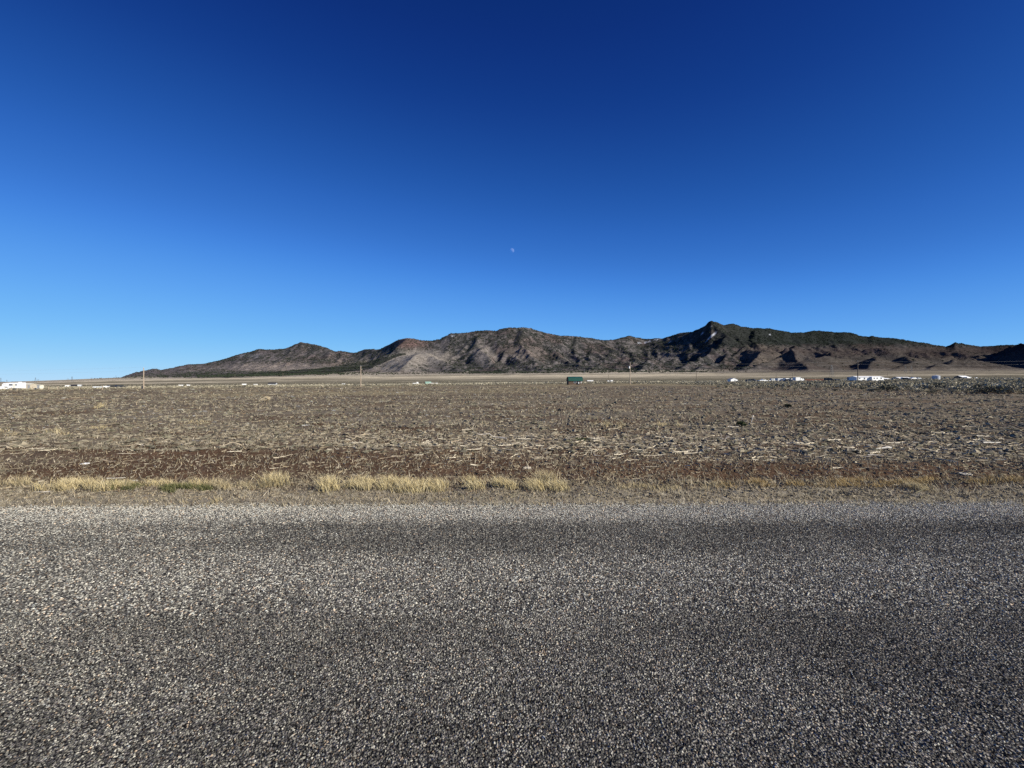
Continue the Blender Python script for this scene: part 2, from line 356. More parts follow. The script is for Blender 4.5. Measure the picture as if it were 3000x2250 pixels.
def veg(px, row):
    v = np.full(px.shape, 0.68)
    v = mix(v, 0.56, sstep(1120, 1000, px)); v = mix(v, 0.16, sstep(680, 480, px))
    v = mix(v, 0.95, sstep(1960, 2200, px) * sstep(1022, 1000, row + 0.02 * (px - 2400)))
    v = mix(v, 0.08, sstep(2180, 2330, px) * sstep(1004, 1024, row + 0 * px))
    v = mix(v, 0.07, blob(px, row, 800, 1077, 190, 13))
    for cx, cy, rx, ry, k in [(1235, 1048, 85, 24, 0.04), (1170, 1062, 60, 14, 0.03), (1100, 1082, 110, 8, .06), (1415, 1040, 30, 26, 0.18), (1540, 1035, 50, 16, 0.2), (2230, 1040, 60, 26, 0.10),
                              (1950, 1045, 40, 12, 0.25), (1260, 1082, 80, 12, 0.5), (1192, 1005, 60, 18, 0.35)]:
        v = mix(v, k, blob(px, row, cx, cy, rx, ry))
    top = interp(px, [(480, 1112), (620, 1104), (740, 1092), (900, 1082), (1000, 1070), (1080, 1058), (1130, 1045), (1180, 1034)])
    bot = interp(px, [(480, 1113), (620, 1113), (760, 1109), (900, 1105), (1000, 1094), (1080, 1082), (1130, 1060), (1180, 1040)])
    v = np.maximum(v, 0.97 * sstep(-2, 2, row - top) * sstep(2, -2, row - bot) * ((px > 500) & (px < 1190)))
    fl = interp(px, [(300, 1100), (620, 1112), (1000, 1096), (1100, 1090), (1300, 1092), (1450, 1103), (1700, 1099), (1800, 1091), (2000, 1093), (2200, 1082), (2600, 1080), (3000, 1088)])
    wob = 7 * (fbm(px * 0.035, row * 0.10, 611, 3) - 0.5)
    return v * np.maximum(sstep(3, -4, row - fl + wob), 0.30 * sstep(11, 0, row - fl + wob))
n_a = fbm(X2 / 300, Y2 / 300, 201, 4); n_b = fbm(X2 / 45, Y2 / 45, 205, 4)
C2 = np.empty(X2.shape + (3,)); C2[:] = (0.158, 0.140, 0.128)
C2 = mix(C2, np.array((0.138, 0.104, 0.092)), (sstep(0.45, 0.65, n_a) * 0.8)[..., None])
C2 = mix(C2, np.array((0.145, 0.126, 0.122)), (sstep(1050, 800, PX2) * 0.6)[..., None])
for cx, cy, rx, ry, c, k in [(1225, 1048, 95, 26, (.27, .238, .195), 1), (1150, 1070, 130, 20, (.26, .23, .19), .9), (1410, 1040, 45, 30, (.235, .205, .175), .8), (820, 1076, 190, 14, (.23, .195, .165), .8),
                             (1540, 1035, 60, 22, (.2, .17, .14), .6), (1190, 1003, 55, 18, (.18, .11, .09), .7), (1000, 1048, 40, 16, (.30, .24, .20), .6), (2240, 1040, 70, 30, (.20, .165, .13), .9),
                             (730, 1043, 34, 5, (.27, .26, .26), .7), (2700, 1030, 500, 12, (.12, .095, .08), .8), (2700, 1060, 450, 25, (.13, .112, .09), .8), (2950, 1020, 90, 18, (.075, .055, .05), .9), (1515, 995, 40, 8, (.27, .2, .17), .45), (2760, 1035, 90, 16, (.09, .07, .06), .7)]:
    C2 = mix(C2, np.array(c), (blob(PX2, ROW2, cx, cy, rx, ry) * k)[..., None])
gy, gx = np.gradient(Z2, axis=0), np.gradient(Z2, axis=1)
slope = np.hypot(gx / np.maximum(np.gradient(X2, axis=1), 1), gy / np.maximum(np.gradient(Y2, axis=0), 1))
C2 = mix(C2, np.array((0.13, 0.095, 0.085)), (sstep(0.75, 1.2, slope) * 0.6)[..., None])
V2 = veg(PX2, ROW2)
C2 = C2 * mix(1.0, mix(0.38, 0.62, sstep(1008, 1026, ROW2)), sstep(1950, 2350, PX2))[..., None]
C2 = mix(C2, np.array((0.024, 0.029, 0.025)), (np.clip(V2 * 1.25, 0, 1) * mix(sstep(0.62, 0.42, n_b), 1.0, sstep(0.6, 0.95, V2)) * 0.88)[..., None])
flat = sstep(26, 2, Z2 - B2 + 26 * (fbm(X2 / 160, Y2 / 160, 641, 3) - 0.5)) * sstep(-10, 4, ROW2 + 9 * (fbm(PX2 * 0.03, ROW2 * 0.1, 651, 3) - 0.5) - interp(PX2, [(0, 1100), (620, 1112), (1000, 1094), (1450, 1098), (1800, 1089), (3000, 1082)]))
fb = fbm(X2 * 0.0006, np.log(Y2) * 7, 40, 4)
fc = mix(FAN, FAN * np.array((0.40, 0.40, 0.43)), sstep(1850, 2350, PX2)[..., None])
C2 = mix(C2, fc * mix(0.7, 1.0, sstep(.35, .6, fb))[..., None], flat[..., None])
snow = np.zeros(PX2.shape)
for a, b, wd in [((2097, 975), (2081, 988), 2.4), ((2081, 988), (2066, 1002), 1.8), ((2060, 974), (2050, 986), 1.8), ((2078, 957), (2086, 956), 1.3), ((1869, 1005), (1877, 1004), 3), ((1890, 1004), (1908, 999), 2.2), ((1915, 996), (1932, 994), 2.2), ((1960, 1003), (1974, 996), 2.2), ((2256, 980), (2250, 985), 1.8), ((1325, 985), (1331, 983), 1.6)]:
    snow = np.maximum(snow, seg(PX2, ROW2, a, b, wd))
snow *= sstep(0.32, 0.5, fbm(X2 / 30, Y2 / 30, 222, 3))
C2 = mix(C2, np.array((0.75, 0.77, 0.80)), (snow * 0.62)[..., None])
mm = mat_col('mountain_rock', 1.0, 0.0, scale=0.055, lo=0.5, hi=1.45, bump=0.9, bdist=7.0, scale2=0.02)
C2 = C2 * np.array((0.87, 0.88, 0.93))
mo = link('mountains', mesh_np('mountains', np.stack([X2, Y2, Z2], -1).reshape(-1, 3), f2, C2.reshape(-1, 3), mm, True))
tag(mo, kind='structure')

# juniper woodland on the slopes: one mass
n = 330000
iu = RNG.random(n) * (len(us2) - 2); iv_ = RNG.random(n)
yv = 2900 + (7300 - 2900) * np.sqrt(iv_)
iy_ = np.clip(np.searchsorted(ys2, yv) - 1, 0, len(ys2) - 2); ty = (yv - ys2[iy_]) / (ys2[iy_ + 1] - ys2[iy_])
iu0 = iu.astype(int); tu = iu - iu0
def bil(A):
    return (A[iy_, iu0] * (1 - tu) + A[iy_, iu0 + 1] * tu) * (1 - ty) + (A[iy_ + 1, iu0] * (1 - tu) + A[iy_ + 1, iu0 + 1] * tu) * ty
tx_, tz = bil(X2), bil(Z2)
tpx, trow = CX + F * tx_ / yv, HY - (tz - EYE) / yv * F
dens = veg(tpx, trow) * sstep(0.28, 0.62, fbm(tx_ / 120, yv / 120, 301, 4)) * 0.95
keep = (RNG.random(n) < dens * 0.9) & (bil(ROW2) < 1116)
idx = np.nonzero(keep)[0]
if len(idx) > 49000: idx = RNG.choice(idx, 49000, replace=False)
a5 = np.arange(5) * 2 * np.pi / 5
tv = np.concatenate([[(0, 0, -0.25)], np.stack([np.cos(a5), np.sin(a5), np.full(5, 0.35)], 1), [(0, 0, 1.0)]])
tf = np.array([(0, (i + 1) % 5 + 1, i + 1) for i in range(5)] + [(6, i + 1, (i + 1) % 5 + 1) for i in range(5)])
m_ = len(idx); r_ = RNG.uniform(4, 11, m_)
tc_ = np.array((0.030, 0.038, 0.024)) * RNG.uniform(0.6, 1.5, (m_, 1)) * RNG.uniform(0.9, 1.1, (m_, 3))
v, f, c = scatter(tv, tf, np.stack([tx_[idx], yv[idx], tz[idx]], 1), np.stack([r_, r_, RNG.uniform(4.5, 8.5, m_)], 1), RNG.uniform(0, 6.28, m_), tc_, 0.16)
wm = mat_col('juniper_foliage', 0.9, 0.05, scale=0.6, lo=0.6, hi=1.4)
tag(link('juniper_woodland', mesh_np('juniper_woodland', v, f, c, wm)), 'dark green juniper woodland scattered over the mountain slopes', 'woodland', kind='stuff')
DBG = [('junipers', m_, int(keep.sum()))]
# ------------------------------------------------------------------ road
def road_edge(x): return ROAD_EDGE + 0.10 * (fbm(x * 0.9, x * 0 + 1.7, 61, 3) - 0.5) + 0.05 * (fbm(x * 7, x * 0 + 4.1, 63, 2) - 0.5)
def road_tone(x, y):
    """bands along the road: bleeding binder, dusty edge, worn wheel paths (0 dark .. 1 pale)"""
    b = fbm(x * 0.10 + 7, y * 1.25 + 0.015 * x, 77, 3); s = fbm(x * 0.55, y * 1.6, 79, 3)
    t = 0.55 + (b - 0.5) * 0.62 + (s - 0.5) * 0.28
    t = t + 0.10 * np.exp(-((y - 3.35) / 0.35) ** 2) - 0.05 * np.exp(-((y - 3.95 - 0.02 * x) / 0.09) ** 2) + 0.22 * (fbm(x * 2.2, y * 3.2, 81, 3) - 0.5) + 0.55 * sstep(4.1, 4.8, y) - 0.10 * sstep(2.4, 1.6, y)
    return np.clip(t, 0.02, 1)
rx_ = np.linspace(-45, 45, 601); rt = np.concatenate([np.linspace(0, 0.55, 3), np.linspace(0.6, 1, 24)])
RX, RT = np.meshgrid(rx_, rt); RY = -6.0 + (road_edge(RX) + 6.0) * RT
RZ = plane(RX, RY) + 0.002
ii = np.arange(RX.size).reshape(RX.shape)
rf = np.stack([ii[:-1, :-1], ii[:-1, 1:], ii[1:, 1:], ii[1:, :-1]], -1).reshape(-1, 4)
RZ[-1] -= 0.03
m, t, b = mat_base('chip_seal_asphalt', 1.0, 0.0)
tc = N(t, 'ShaderNodeTexCoord'); vc = N(t, 'ShaderNodeVertexColor', layer_name='Col')
vo = N(t, 'ShaderNodeTexVoronoi', Scale=78.0); t.links.new(tc.outputs['Object'], vo.inputs['Vector'])
sep = N(t, 'ShaderNodeSeparateColor'); t.links.new(vo.outputs['Color'], sep.inputs[0])
r1 = ramp(t, sep.outputs[0], [(0.0, (.045, .043, .042)), (0.45, (.10, .095, .09)), (0.72, (.22, .20, .175)), (0.9, (.36, .33, .28))])
r2 = ramp(t, vo.outputs['Distance'], [(0.25, (1, 1, 1)), (0.62, (.14, .14, .15))])
mx = N(t, 'ShaderNodeMixRGB', blend_type='MULTIPLY'); mx.inputs[0].default_value = 1; t.links.new(r1.outputs[0], mx.inputs[1]); t.links.new(r2.outputs[0], mx.inputs[2])
mx2 = N(t, 'ShaderNodeMixRGB', blend_type='MULTIPLY'); mx2.inputs[0].default_value = 1; t.links.new(mx.outputs[0], mx2.inputs[1]); t.links.new(vc.outputs[0], mx2.inputs[2])
t.links.new(mx2.outputs[0], b.inputs['Base Color'])
bu = N(t, 'ShaderNodeBump', Strength=1.0, Distance=0.006, invert=True); t.links.new(vo.outputs['Distance'], bu.inputs['Height']); t.links.new(bu.outputs[0], b.inputs['Normal'])
rc = np.repeat((0.55 + 1.5 * road_tone(RX, RY)).reshape(-1, 1), 3, 1)
tag(link('road', mesh_np('road', np.stack([RX, RY, RZ], -1).reshape(-1, 3), rf, rc, m, True)), kind='structure')

# stone chips bound into the surface
def chips(y0, y1, sp, tv, tf, rad, hgt, jit):
    P_ = []
    for yy in np.arange(y0, y1, sp):
        hw = 1.34 * yy + 0.55; xs = np.arange(-hw, hw, sp)
        P_.append(np.stack([xs, np.full(len(xs), yy)], 1))
    p = np.concatenate(P_) + RNG.uniform(-0.5, 0.5, (sum(len(q) for q in P_), 2)) * sp
    tone = road_tone(p[:, 0], p[:, 1])
    lim = road_edge(p[:, 0]) + RNG.normal(0, 0.05, len(p)) + 0.03
    k = (p[:, 1] < lim) & (RNG.random(len(p)) < 0.86); p = p[k]; tone = tone[k]; n = len(p)
    q = RNG.random(n) + (tone - 0.5) * 0.75
    pal = np.array([(.034, .034, .035), (.072, .069, .065), (.128, .121, .110), (.215, .203, .18), (.34, .32, .28), (.52, .49, .43)])
    ci = np.clip(np.searchsorted([0.10, 0.36, 0.62, 0.83, 0.965], q), 0, 5)
    c = pal[ci] * RNG.uniform(0.8, 1.2, (n, 1))
    c = c * np.array((1.05, 1.065, 1.02)) * mix(0.80, 1.0, sstep(1.5, 2.7, p[:, 1]))[:, None]; sp_ = np.hypot(p[:, 0] - .17, (p[:, 1] - 2.26) * 1.3) < .035; c[sp_] = np.maximum(c[sp_] * 1.3, (.30, .24, .17)); warm = RNG.random(n); c[warm < 0.10] *= np.array((1.12, 0.93, 0.80)); c[warm > 0.93] *= np.array((0.9, 0.97, 1.06))
    s = RNG.uniform(0.72, 1.30, n) * rad
    z = plane(p[:, 0], p[:, 1]) + 0.002
    scl = np.stack([s, s * RNG.uniform(0.65, 1.2, n), hgt * RNG.uniform(0.5, 1.5, n)], 1)
    return scatter(tv, tf, np.stack([p[:, 0], p[:, 1], z], 1), scl, RNG.uniform(0, 6.28, n), c, jit, RNG.normal(0, 0.16, (n, 2)))
q4 = np.array([(1, 0), (0, 1), (-1, 0), (0, -1)], float)
tvn = np.concatenate([np.c_[q4 * 1.0, np.full(4, -0.15)], [(0.42, 0.1, 1.0), (-0.42, -0.1, 0.9)]])
tfn = np.array([(0, 1, 4), (1, 5, 4), (1, 2, 5), (2, 3, 5), (3, 4, 5), (3, 0, 4)])
a_ = chips(1.30, 2.65, 0.0100, tvn, tfn, 0.0052, 0.0036, 0.17)
tvf = np.concatenate([np.c_[q4 * 1.05, np.full(4, -0.15)], [(0.1, 0.0, 1.0)]])
tff = np.array([(i, (i + 1) % 4, 4) for i in range(4)])
b_ = chips(2.65, 5.15, 0.0142, tvf, tff, 0.0088, 0.0050, 0.17)
cm_ = mat_col('stone_chip', 1.0, 0.0, scale=400.0, lo=0.8, hi=1.2)
tag(link('road_chips', mesh_np('road_chips', *a_, cm_)), 'grey and tan stone chips bound into the near road surface', 'road chips', kind='stuff')
tag(link('road_chips', mesh_np('road_chips', *b_, cm_)), 'grey and tan stone chips along the far side of the road', 'road chips', kind='stuff')
DBG.append(('chips', len(a_[1]), len(b_[1])))

# ------------------------------------------------------------------ litter of the cleared field
def screen_points(n, r0, r1, p0=-150, p1=3150, power=1.0):
    px = RNG.uniform(p0, p1, n); row = r0 + (r1 - r0) * RNG.random(n) ** power
    u = (px - CX) / F
    y = EYE * F / np.maximum(row - (HY - 10.7 * u * sstep(1480, 1200, row) - 6.2 * u * (1 - sstep(1480, 1200, row))), 6.0)
    return u * y, y, px, row
def put(x, y, dz=0.0): return np.stack([x, y, G(x, y) + dz], 1)
LPAL = np.array([(.265, .228, .165), (.185, .155, .108), (.43, .38, .285), (.08, .063, .042), (.155, .145, .10), (.13, .08, .046), (.32, .262, .17)])
tvl = np.array([(-1, -1, -0.3), (1, -1, -0.3), (1, 1, -0.3), (-1, 1, -0.3), (-0.8, 0, 1), (0.8, 0, 1)], float)
tfl = np.array([(0, 1, 5), (0, 5, 4), (2, 3, 4), (2, 4, 5), (1, 2, 5), (3, 0, 4)])
x, y, px, row = screen_points(50000, 1133, 1462, power=1.15)
red = fbm(x * 0.28, y * 0.75, 5, 4)
keep = (RNG.random(len(x)) < np.clip(1.5 - 1.6 * red, 0.15, 1) * np.where((row > 1300) & (row < 1410), mix(0.42, 0.95, sstep(700, 1700, px)), 1)) & (y < 175) & (y > 5.0)
x, y, px, row = x[keep], y[keep], px[keep], row[keep]; n = len(x)
cl = LPAL[RNG.choice(7, n, p=[.32, .27, .06, .16, .10, .04, .05])] * RNG.uniform(0.75, 1.25, (n, 1))
cl = cl * mix(np.array((1.0, 1.0, 1.0)), np.array((0.92, 0.95, 0.94)), sstep(1900, 2900, px)[:, None])
L = RNG.lognormal(0, 0.55, n) * (0.024 + 0.0019 * y); W = RNG.uniform(0.5, 1.5, n) * (0.0022 + 0.0005 * y); H = RNG.uniform(0.5, 1.6, n) * (0.003 + 0.0009 * y)
cl = mix(cl, np.array((.20, .168, .12)), 0.28); cl = np.where((y > 13)[:, None], np.clip(cl, 0, 0.25), cl); vg = y < 5.9; L[vg] *= 0.6
l1 = scatter(tvl, tfl, put(x, y), np.stack([L, W, H], 1), RNG.uniform(0, 6.28, n), cl, 0.12, RNG.normal(0, 0.10, (n, 2)))
# pale shredded strands, thick across the middle and right of the field
x, y, px, row = screen_points(4000, 1228, 1362, 950, 3150); k = RNG.random(len(x)) < np.exp(-((row - 1298) / 34) ** 2) * mix(.55, 1, sstep(1000, 1500, px)); x, y, px = x[k], y[k], px[k]; n = len(x)
cl = np.array([(.50, .44, .33), (.38, .33, .245), (.58, .52, .40)])[RNG.integers(0, 3, n)] * RNG.uniform(.8, 1.2, (n, 1))
l3 = scatter(tvl, tfl, put(x, y, 0.008), np.stack([RNG.lognormal(0, .45, n) * 0.055, RNG.uniform(.003, .007, n), RNG.uniform(.005, .014, n)], 1), RNG.normal(0, .7, n), cl, 0.12, RNG.normal(0, 0.14, (n, 2)))
# low cushions of dry scrub
x, y, px, row = screen_points(9500, 1136, 1330, power=1.1); k = (y < 170) & (RNG.random(len(x)) < 0.35 + .65 * fbm(x * .15, y * .3, 701, 3)) ; x, y, px = x[k], y[k], px[k]; n = len(x)
cl = np.array([(.225, .198, .145), (.185, .163, .118), (.275, .238, .172), (.155, .143, .10)])[RNG.integers(0, 4, n)] * RNG.uniform(.75, 1.25, (n, 1)); w_ = RNG.uniform(.02, .05, n) + .0018 * y * RNG.uniform(.5, 1.6, n)
l4 = scatter(tv, tf, put(x, y, 0), np.stack([w_ * RNG.uniform(1, 1.8, n), w_, w_ * RNG.uniform(.5, 1.0, n)], 1), RNG.uniform(0, 6.28, n), cl, 0.25)
# standing weed stalks and stubble: slim triangles
x, y, px, row = screen_points(70000, 1133, 1486, power=1.0)
k = (y > 4.96) & (y < 175); x, y, px, row = x[k], y[k], px[k], row[k]; n = len(x)
tvs = np.array([(-1, 0, -0.1), (1, 0, -0.1), (0.0, 0, 1.0)], float); tfs = np.array([(0, 1, 2)])
cs = LPAL[RNG.choice(7, n, p=[.30, .2, .12, .08, .10, .04, .16])] * RNG.uniform(0.8, 1.25, (n, 1))
hs = RNG.lognormal(0, 0.5, n) * (0.024 + 0.0022 * y); hs[y < 5.9] *= 0.8
l2 = scatter(tvs, tfs, put(x, y), np.stack([RNG.uniform(.6, 1.4, n) * (0.0018 + 0.0007 * y), np.ones(n) * .01, hs], 1), RNG.uniform(-0.9, 0.9, n), cs, 0.0)
lean = np.repeat(RNG.normal(0, 0.75, (n, 2)) * hs[:, None], 3, 0); tip = np.tile([0, 0, 1], n)[:, None]
l2[0][:, :2] += lean * tip
lm = mat_col('plant_litter', 1.0, 0.0, scale=25.0, lo=0.75, hi=1.25)
tag(link('field_litter', mesh_np('field_litter', *join([l1, l2, l3, l4]), lm)), 'shredded brush, stubble and twig litter covering the cleared field', 'plant litter', kind='stuff')
DBG.append(('litter', len(l1[1]), len(l2[1])))

# ------------------------------------------------------------------ grass
TVB = np.array([(-1, 0, 0), (1, 0, 0), (-0.75, 0, 0.55), (0.75, 0, 0.55), (0, 0, 1.0)], float)
TFB = np.array([(0, 1, 3), (0, 3, 2), (2, 3, 4)])
STRAWC = np.array([(.63, .52, .285), (.68, .58, .35), (.51, .41, .21), (.44, .36, .21)])
def blades(x, y, h, wd, col, lean=(-0.25, 0.0), spread=0.45):
    n = len(x); v, f, c = scatter(TVB, TFB, put(x, y, -0.01), np.stack([wd, np.ones(n) * 0.01, h], 1), RNG.uniform(-0.8, 0.8, n), col)
    ln = (np.array(lean) + RNG.normal(0, spread, (n, 2))) * h[:, None]
    wgt = np.tile([0, 0, 0.32, 0.32, 1.0], n)[:, None]
    v[:, :2] += np.repeat(ln, 5, 0) * wgt
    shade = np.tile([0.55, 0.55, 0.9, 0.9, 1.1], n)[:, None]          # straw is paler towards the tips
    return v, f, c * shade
def patch(p0, p1, r0, r1, n, hpx, col, clump=0.0, wd=0.0032, **kw):
    px = RNG.uniform(p0, p1, n); row = RNG.uniform(r0, r1, n)
    if clump:
        kc = max(3, int((p1 - p0) / clump)); cxs = RNG.uniform(p0, p1, kc); crs = RNG.uniform(r0, r1, kc); w_ = RNG.integers(0, kc, n)
        px = cxs[w_] + RNG.normal(0, clump * 0.50, n); row = crs[w_] + RNG.normal(0, 2.0, n)
    u = (px - CX) / F; y = EYE * F / (row - (HY - 6.5 * u)); x = u * y
    h = 0.88 * hpx / F * y * RNG.uniform(0.35, 1.05, n) * RNG.uniform(0.7, 1.1, n)
    c = np.asarray(col)[RNG.integers(0, len(col), n)] * RNG.uniform(0.8, 1.2, (n, 1))
    return blades(x, y, h, RNG.uniform(.6, 1.3, n) * wd, c, **kw)
PALE = STRAWC * np.array((0.8, 0.8, 0.85)); OCH = STRAWC * np.array((0.66, 0.58, 0.50)); GREEN = np.array([(.095, .110, .045), (.135, .14, .06), (.20, .185, .085)])
GREYG = np.array([(.42, .37, .28), (.33, .285, .21), (.52, .46, .34)])
gp = [patch(90, 345, 1420, 1440, 1900, 40, STRAWC, 22), patch(-120, 110, 1402, 1420, 1100, 38, PALE, 30), patch(180, 340, 1398, 1418, 700, 30, STRAWC, 26),
      patch(300, 640, 1414, 1440, 3000, 24, GREEN, 24), patch(300, 640, 1404, 1428, 1500, 30, STRAWC, 26), patch(560, 690, 1412, 1434, 700, 34, PALE, 24),
      patch(690, 770, 1415, 1440, 250, 26, PALE, 20), patch(1000, 1160, 1414, 1434, 1300, 40, STRAWC, 20), patch(1150, 1500, 1412, 1440, 3600, 42, STRAWC, 22), patch(1040, 1300, 1402, 1416, 700, 32, PALE, 26),
      patch(2460, 3120, 1392, 1424, 2300, 20, OCH, 40), patch(2120, 2480, 1412, 1432, 700, 26, OCH, 34), patch(1820, 2140, 1422, 1440, 500, 24, PALE, 30), patch(2860, 3120, 1384, 1412, 800, 24, OCH, 30),
      patch(-140, 3140, 1436, 1480, 9000, 15, GREYG, 16, 0.0026, spread=0.8), patch(-140, 3140, 1464, 1483, 900, 16, PALE, 14, 0.0028),
      patch(-140, 200, 1262, 1276, 900, 15, PALE, 16, 0.007), patch(255, 330, 1250, 1258, 220, 12, PALE, 14, 0.007), patch(280, 360, 1186, 1194, 260, 9, STRAWC, 12, 0.012), patch(540, 640, 1236, 1244, 200, 9, PALE, 12, 0.008),
      patch(1740, 1840, 1240, 1256, 200, 16, PALE, 12, 0.007), patch(1930, 1990, 1242, 1252, 160, 16, PALE, 12, 0.007), patch(-140, 3140, 1150, 1330, 3500, 9, GREYG, 30, 0.009)]
gmat = mat_col('dry_grass', 0.9, 0.05, scale=40.0, lo=0.8, hi=1.2)
tag(link('grass', mesh_np('grass', *join(gp), gmat)), 'dry yellow roadside grass with a green patch at left', 'grass', kind='stuff')
def clump_thing(px, row, wpx, hpx, n, col, label, lean=(-0.2, 0)):
    y = depth_row(px, row); x = (px - CX) / F * y
    bx = RNG.normal(0, wpx * 0.26 / F * y, n); by = RNG.normal(0, 0.07, n)
    c = np.asarray(col)[RNG.integers(0, len(col), n)] * RNG.uniform(0.8, 1.2, (n, 1))
    v, f, c = blades(x + bx, y + by, hpx / F * y * RNG.uniform(.55, 1.15, n), RNG.uniform(.6, 1.3, n) * 0.0032, c, lean=lean)
    o = (x, y, g1(x, y)); ob = link('grass_clump', mesh_np('grass_clump', v - np.array(o), f, c, gmat)); ob.location = o
    tag(ob, label, 'grass clump', 'grass clumps on the road verge')
clump_thing(808, 1420, 70, 44, 420, STRAWC, 'yellow grass clump standing alone on red soil, left of the long middle grass strip')
clump_thing(966, 1436, 50, 46, 330, STRAWC, 'yellow grass clump at the left end of the long middle grass strip')
clump_thing(1600, 1404, 60, 40, 360, PALE, 'pale wispy grass clump farther from the road than the leaning strip in front of it')
clump_thing(1575, 1434, 60, 34, 330, STRAWC, 'left clump of the short leaning straw strip just right of the middle', (-0.5, 0))
clump_thing(1640, 1434, 60, 30, 330, STRAWC, 'right clump of the short leaning straw strip just right of the middle', (-0.55, 0))
clump_thing(628, 1474, 9, 18, 60, PALE, 'small pale straw tuft at the asphalt edge below the green grass patch')
clump_thing(2700, 1432, 60, 28, 200, PALE, 'straw clump bent to the left on the grey right-hand verge', (-0.9, 0))

# ------------------------------------------------------------------ sticks
def tube(pts, rad, sides=5):
    pts = np.array(pts, float); n = len(pts); V = []
    for i in range(n):
        d = pts[min(i + 1, n - 1)] - pts[max(i - 1, 0)]; d /= np.linalg.norm(d) + 1e-9
        a = np.cross(d, (0.13, 0.21, 0.97)); a /= np.linalg.norm(a) + 1e-9; b2 = np.cross(d, a)
        for k_ in range(sides):
            th = 2 * math.pi * k_ / sides; V.append(pts[i] + rad[i] * (math.cos(th) * a + math.sin(th) * b2))
    Fc = [(i * sides + k_, i * sides + (k_ + 1) % sides, (i + 1) * sides + (k_ + 1) % sides, (i + 1) * sides + k_) for i in range(n - 1) for k_ in range(sides)]
    return np.array(V), np.array(Fc)
def stick_mesh(seed, L=1.0, R=0.03, bend=0.12, twigs=1, up=0.05, mat=None, col=(.5, .45, .38)):
    r = np.random.default_rng(seed); n = 8; s = np.linspace(-0.5, 0.5, n)
    y_ = np.cumsum(r.normal(0, bend * 0.35, n)); y_ -= y_.mean(); z_ = np.abs(np.cumsum(r.normal(0, up, n))); z_ = z_ - z_.min() + R * 0.8 / L * 0
    pts = np.stack([s, y_, z_], 1) * L; pts[:, 2] += R * 0.8
    V, Fc = tube(pts, R * np.linspace(1, 0.4, n) * r.uniform(0.8, 1.2, n)); parts = [(V, Fc, np.tile(col, (len(V), 1)))]
    for q in range(twigs):
        i = r.integers(2, n - 2); d = np.array([r.uniform(0.3, 0.8), r.choice([-1, 1]) * r.uniform(0.3, 0.8), r.uniform(0.05, 0.5)]) * L * r.uniform(0.2, 0.4)
        tp = np.array([pts[i] + d * k_ + r.normal(0, 0.015 * L, 3) * (k_ > 0) for k_ in np.linspace(0, 1, 4)])
        V, Fc = tube(tp, R * np.linspace(0.6, 0.25, 4), 4); parts.append((V, Fc, np.tile(np.array(col) * 0.95, (len(V), 1))))
    c = join(parts); c = (c[0], c[1], c[2] * r.uniform(0.8, 1.15, (len(c[0]), 1)))
    return mesh_np('stick', *c, mat, True)
sm = mat_col('weathered_wood', 0.9, 0.1, scale=60.0, lo=0.6, hi=1.25, bump=0.3, bdist=0.004)
smesh = [stick_mesh(50 + i, 1.0, 0.020 + 0.012 * (i % 3), 0.10 + 0.05 * (i % 4), i % 3, 0.02 + 0.02 * (i % 2), sm, [(.66, .57, .42), (.50, .42, .30), (.78, .69, .52), (.34, .27, .19)][i % 4]) for i in range(14)]
GRP = {'l': 'pale sticks lying on the left half of the field', 'm': 'pale sticks lying across the middle of the field', 'r': 'pale sticks lying on the right side of the field'}
LBL = {'l': 'weathered stick lying on the red soil in the left half of the field', 'm': 'weathered pale stick lying in the brush litter across the middle of the field', 'r': 'weathered pale stick lying in the dark litter on the right side of the field'}
ORD = ['first', 'second', 'third', 'fourth', 'fifth', 'sixth', 'seventh', 'eighth', 'ninth', 'tenth', 'eleventh', 'twelfth']
def name_apart(items):
    """items (object, column, what, where): look-alikes are told apart by their order from the left"""
    by = {}
    for it in items: by.setdefault(it[2:], []).append(it)
    for (what, where), ls in by.items():
        ls.sort(key=lambda q: q[1])
        for i, it in enumerate(ls): it[0]['label'] = f'{what} {where}' if len(ls) == 1 else f'{ORD[min(i, 11)]} {what} from left, {where}'
def lay(px, row, lpx, rot=None, me=None, label=None, cat='stick', group=None, name='stick', thick=1.0):
    y = depth_row(px, row); x = (px - CX) / F * y; o = link(name, me or smesh[random.randrange(14)])
    L_ = lpx / F * y; rot = random.uniform(-0.45, 0.45) if rot is None else rot
    o.location = (x, y, g1(x, y) + 0.008); o.scale = (L_, L_ * 1.15, L_ * 1.15 * thick); o.rotation_euler = (0, 0, rot + random.choice([0, math.pi]))
    return tag(o, label, cat, group)
random.seed(23)
SIT = []; SREF = [(1440, 1288, 'the long curved branch'), (1715, 1292, 'the brush tangle'), (2588, 1319, 'the thickest bleached stick'), (2905, 1299, 'the plank-like stick'), (249, 1358, 'the white scrap'), (2172, 1249, 'the juniper seedling'), (2122, 1290, 'the forked grey stub'), (2790, 1262, 'the dark forked branch'),
        (808, 1420, 'the lone grass clump'), (1545, 1366, 'the bark strip'), (2262, 1346, 'the tiny grey scrap'), (1600, 1404, 'the wispy grass clump'), (2960, 1258, 'the dark thin branch'), (1052, 1213, 'the tiny left shrub'), (340, 1389, 'the grey stick behind grass'), (60, 1268, 'the pale grass patch')]
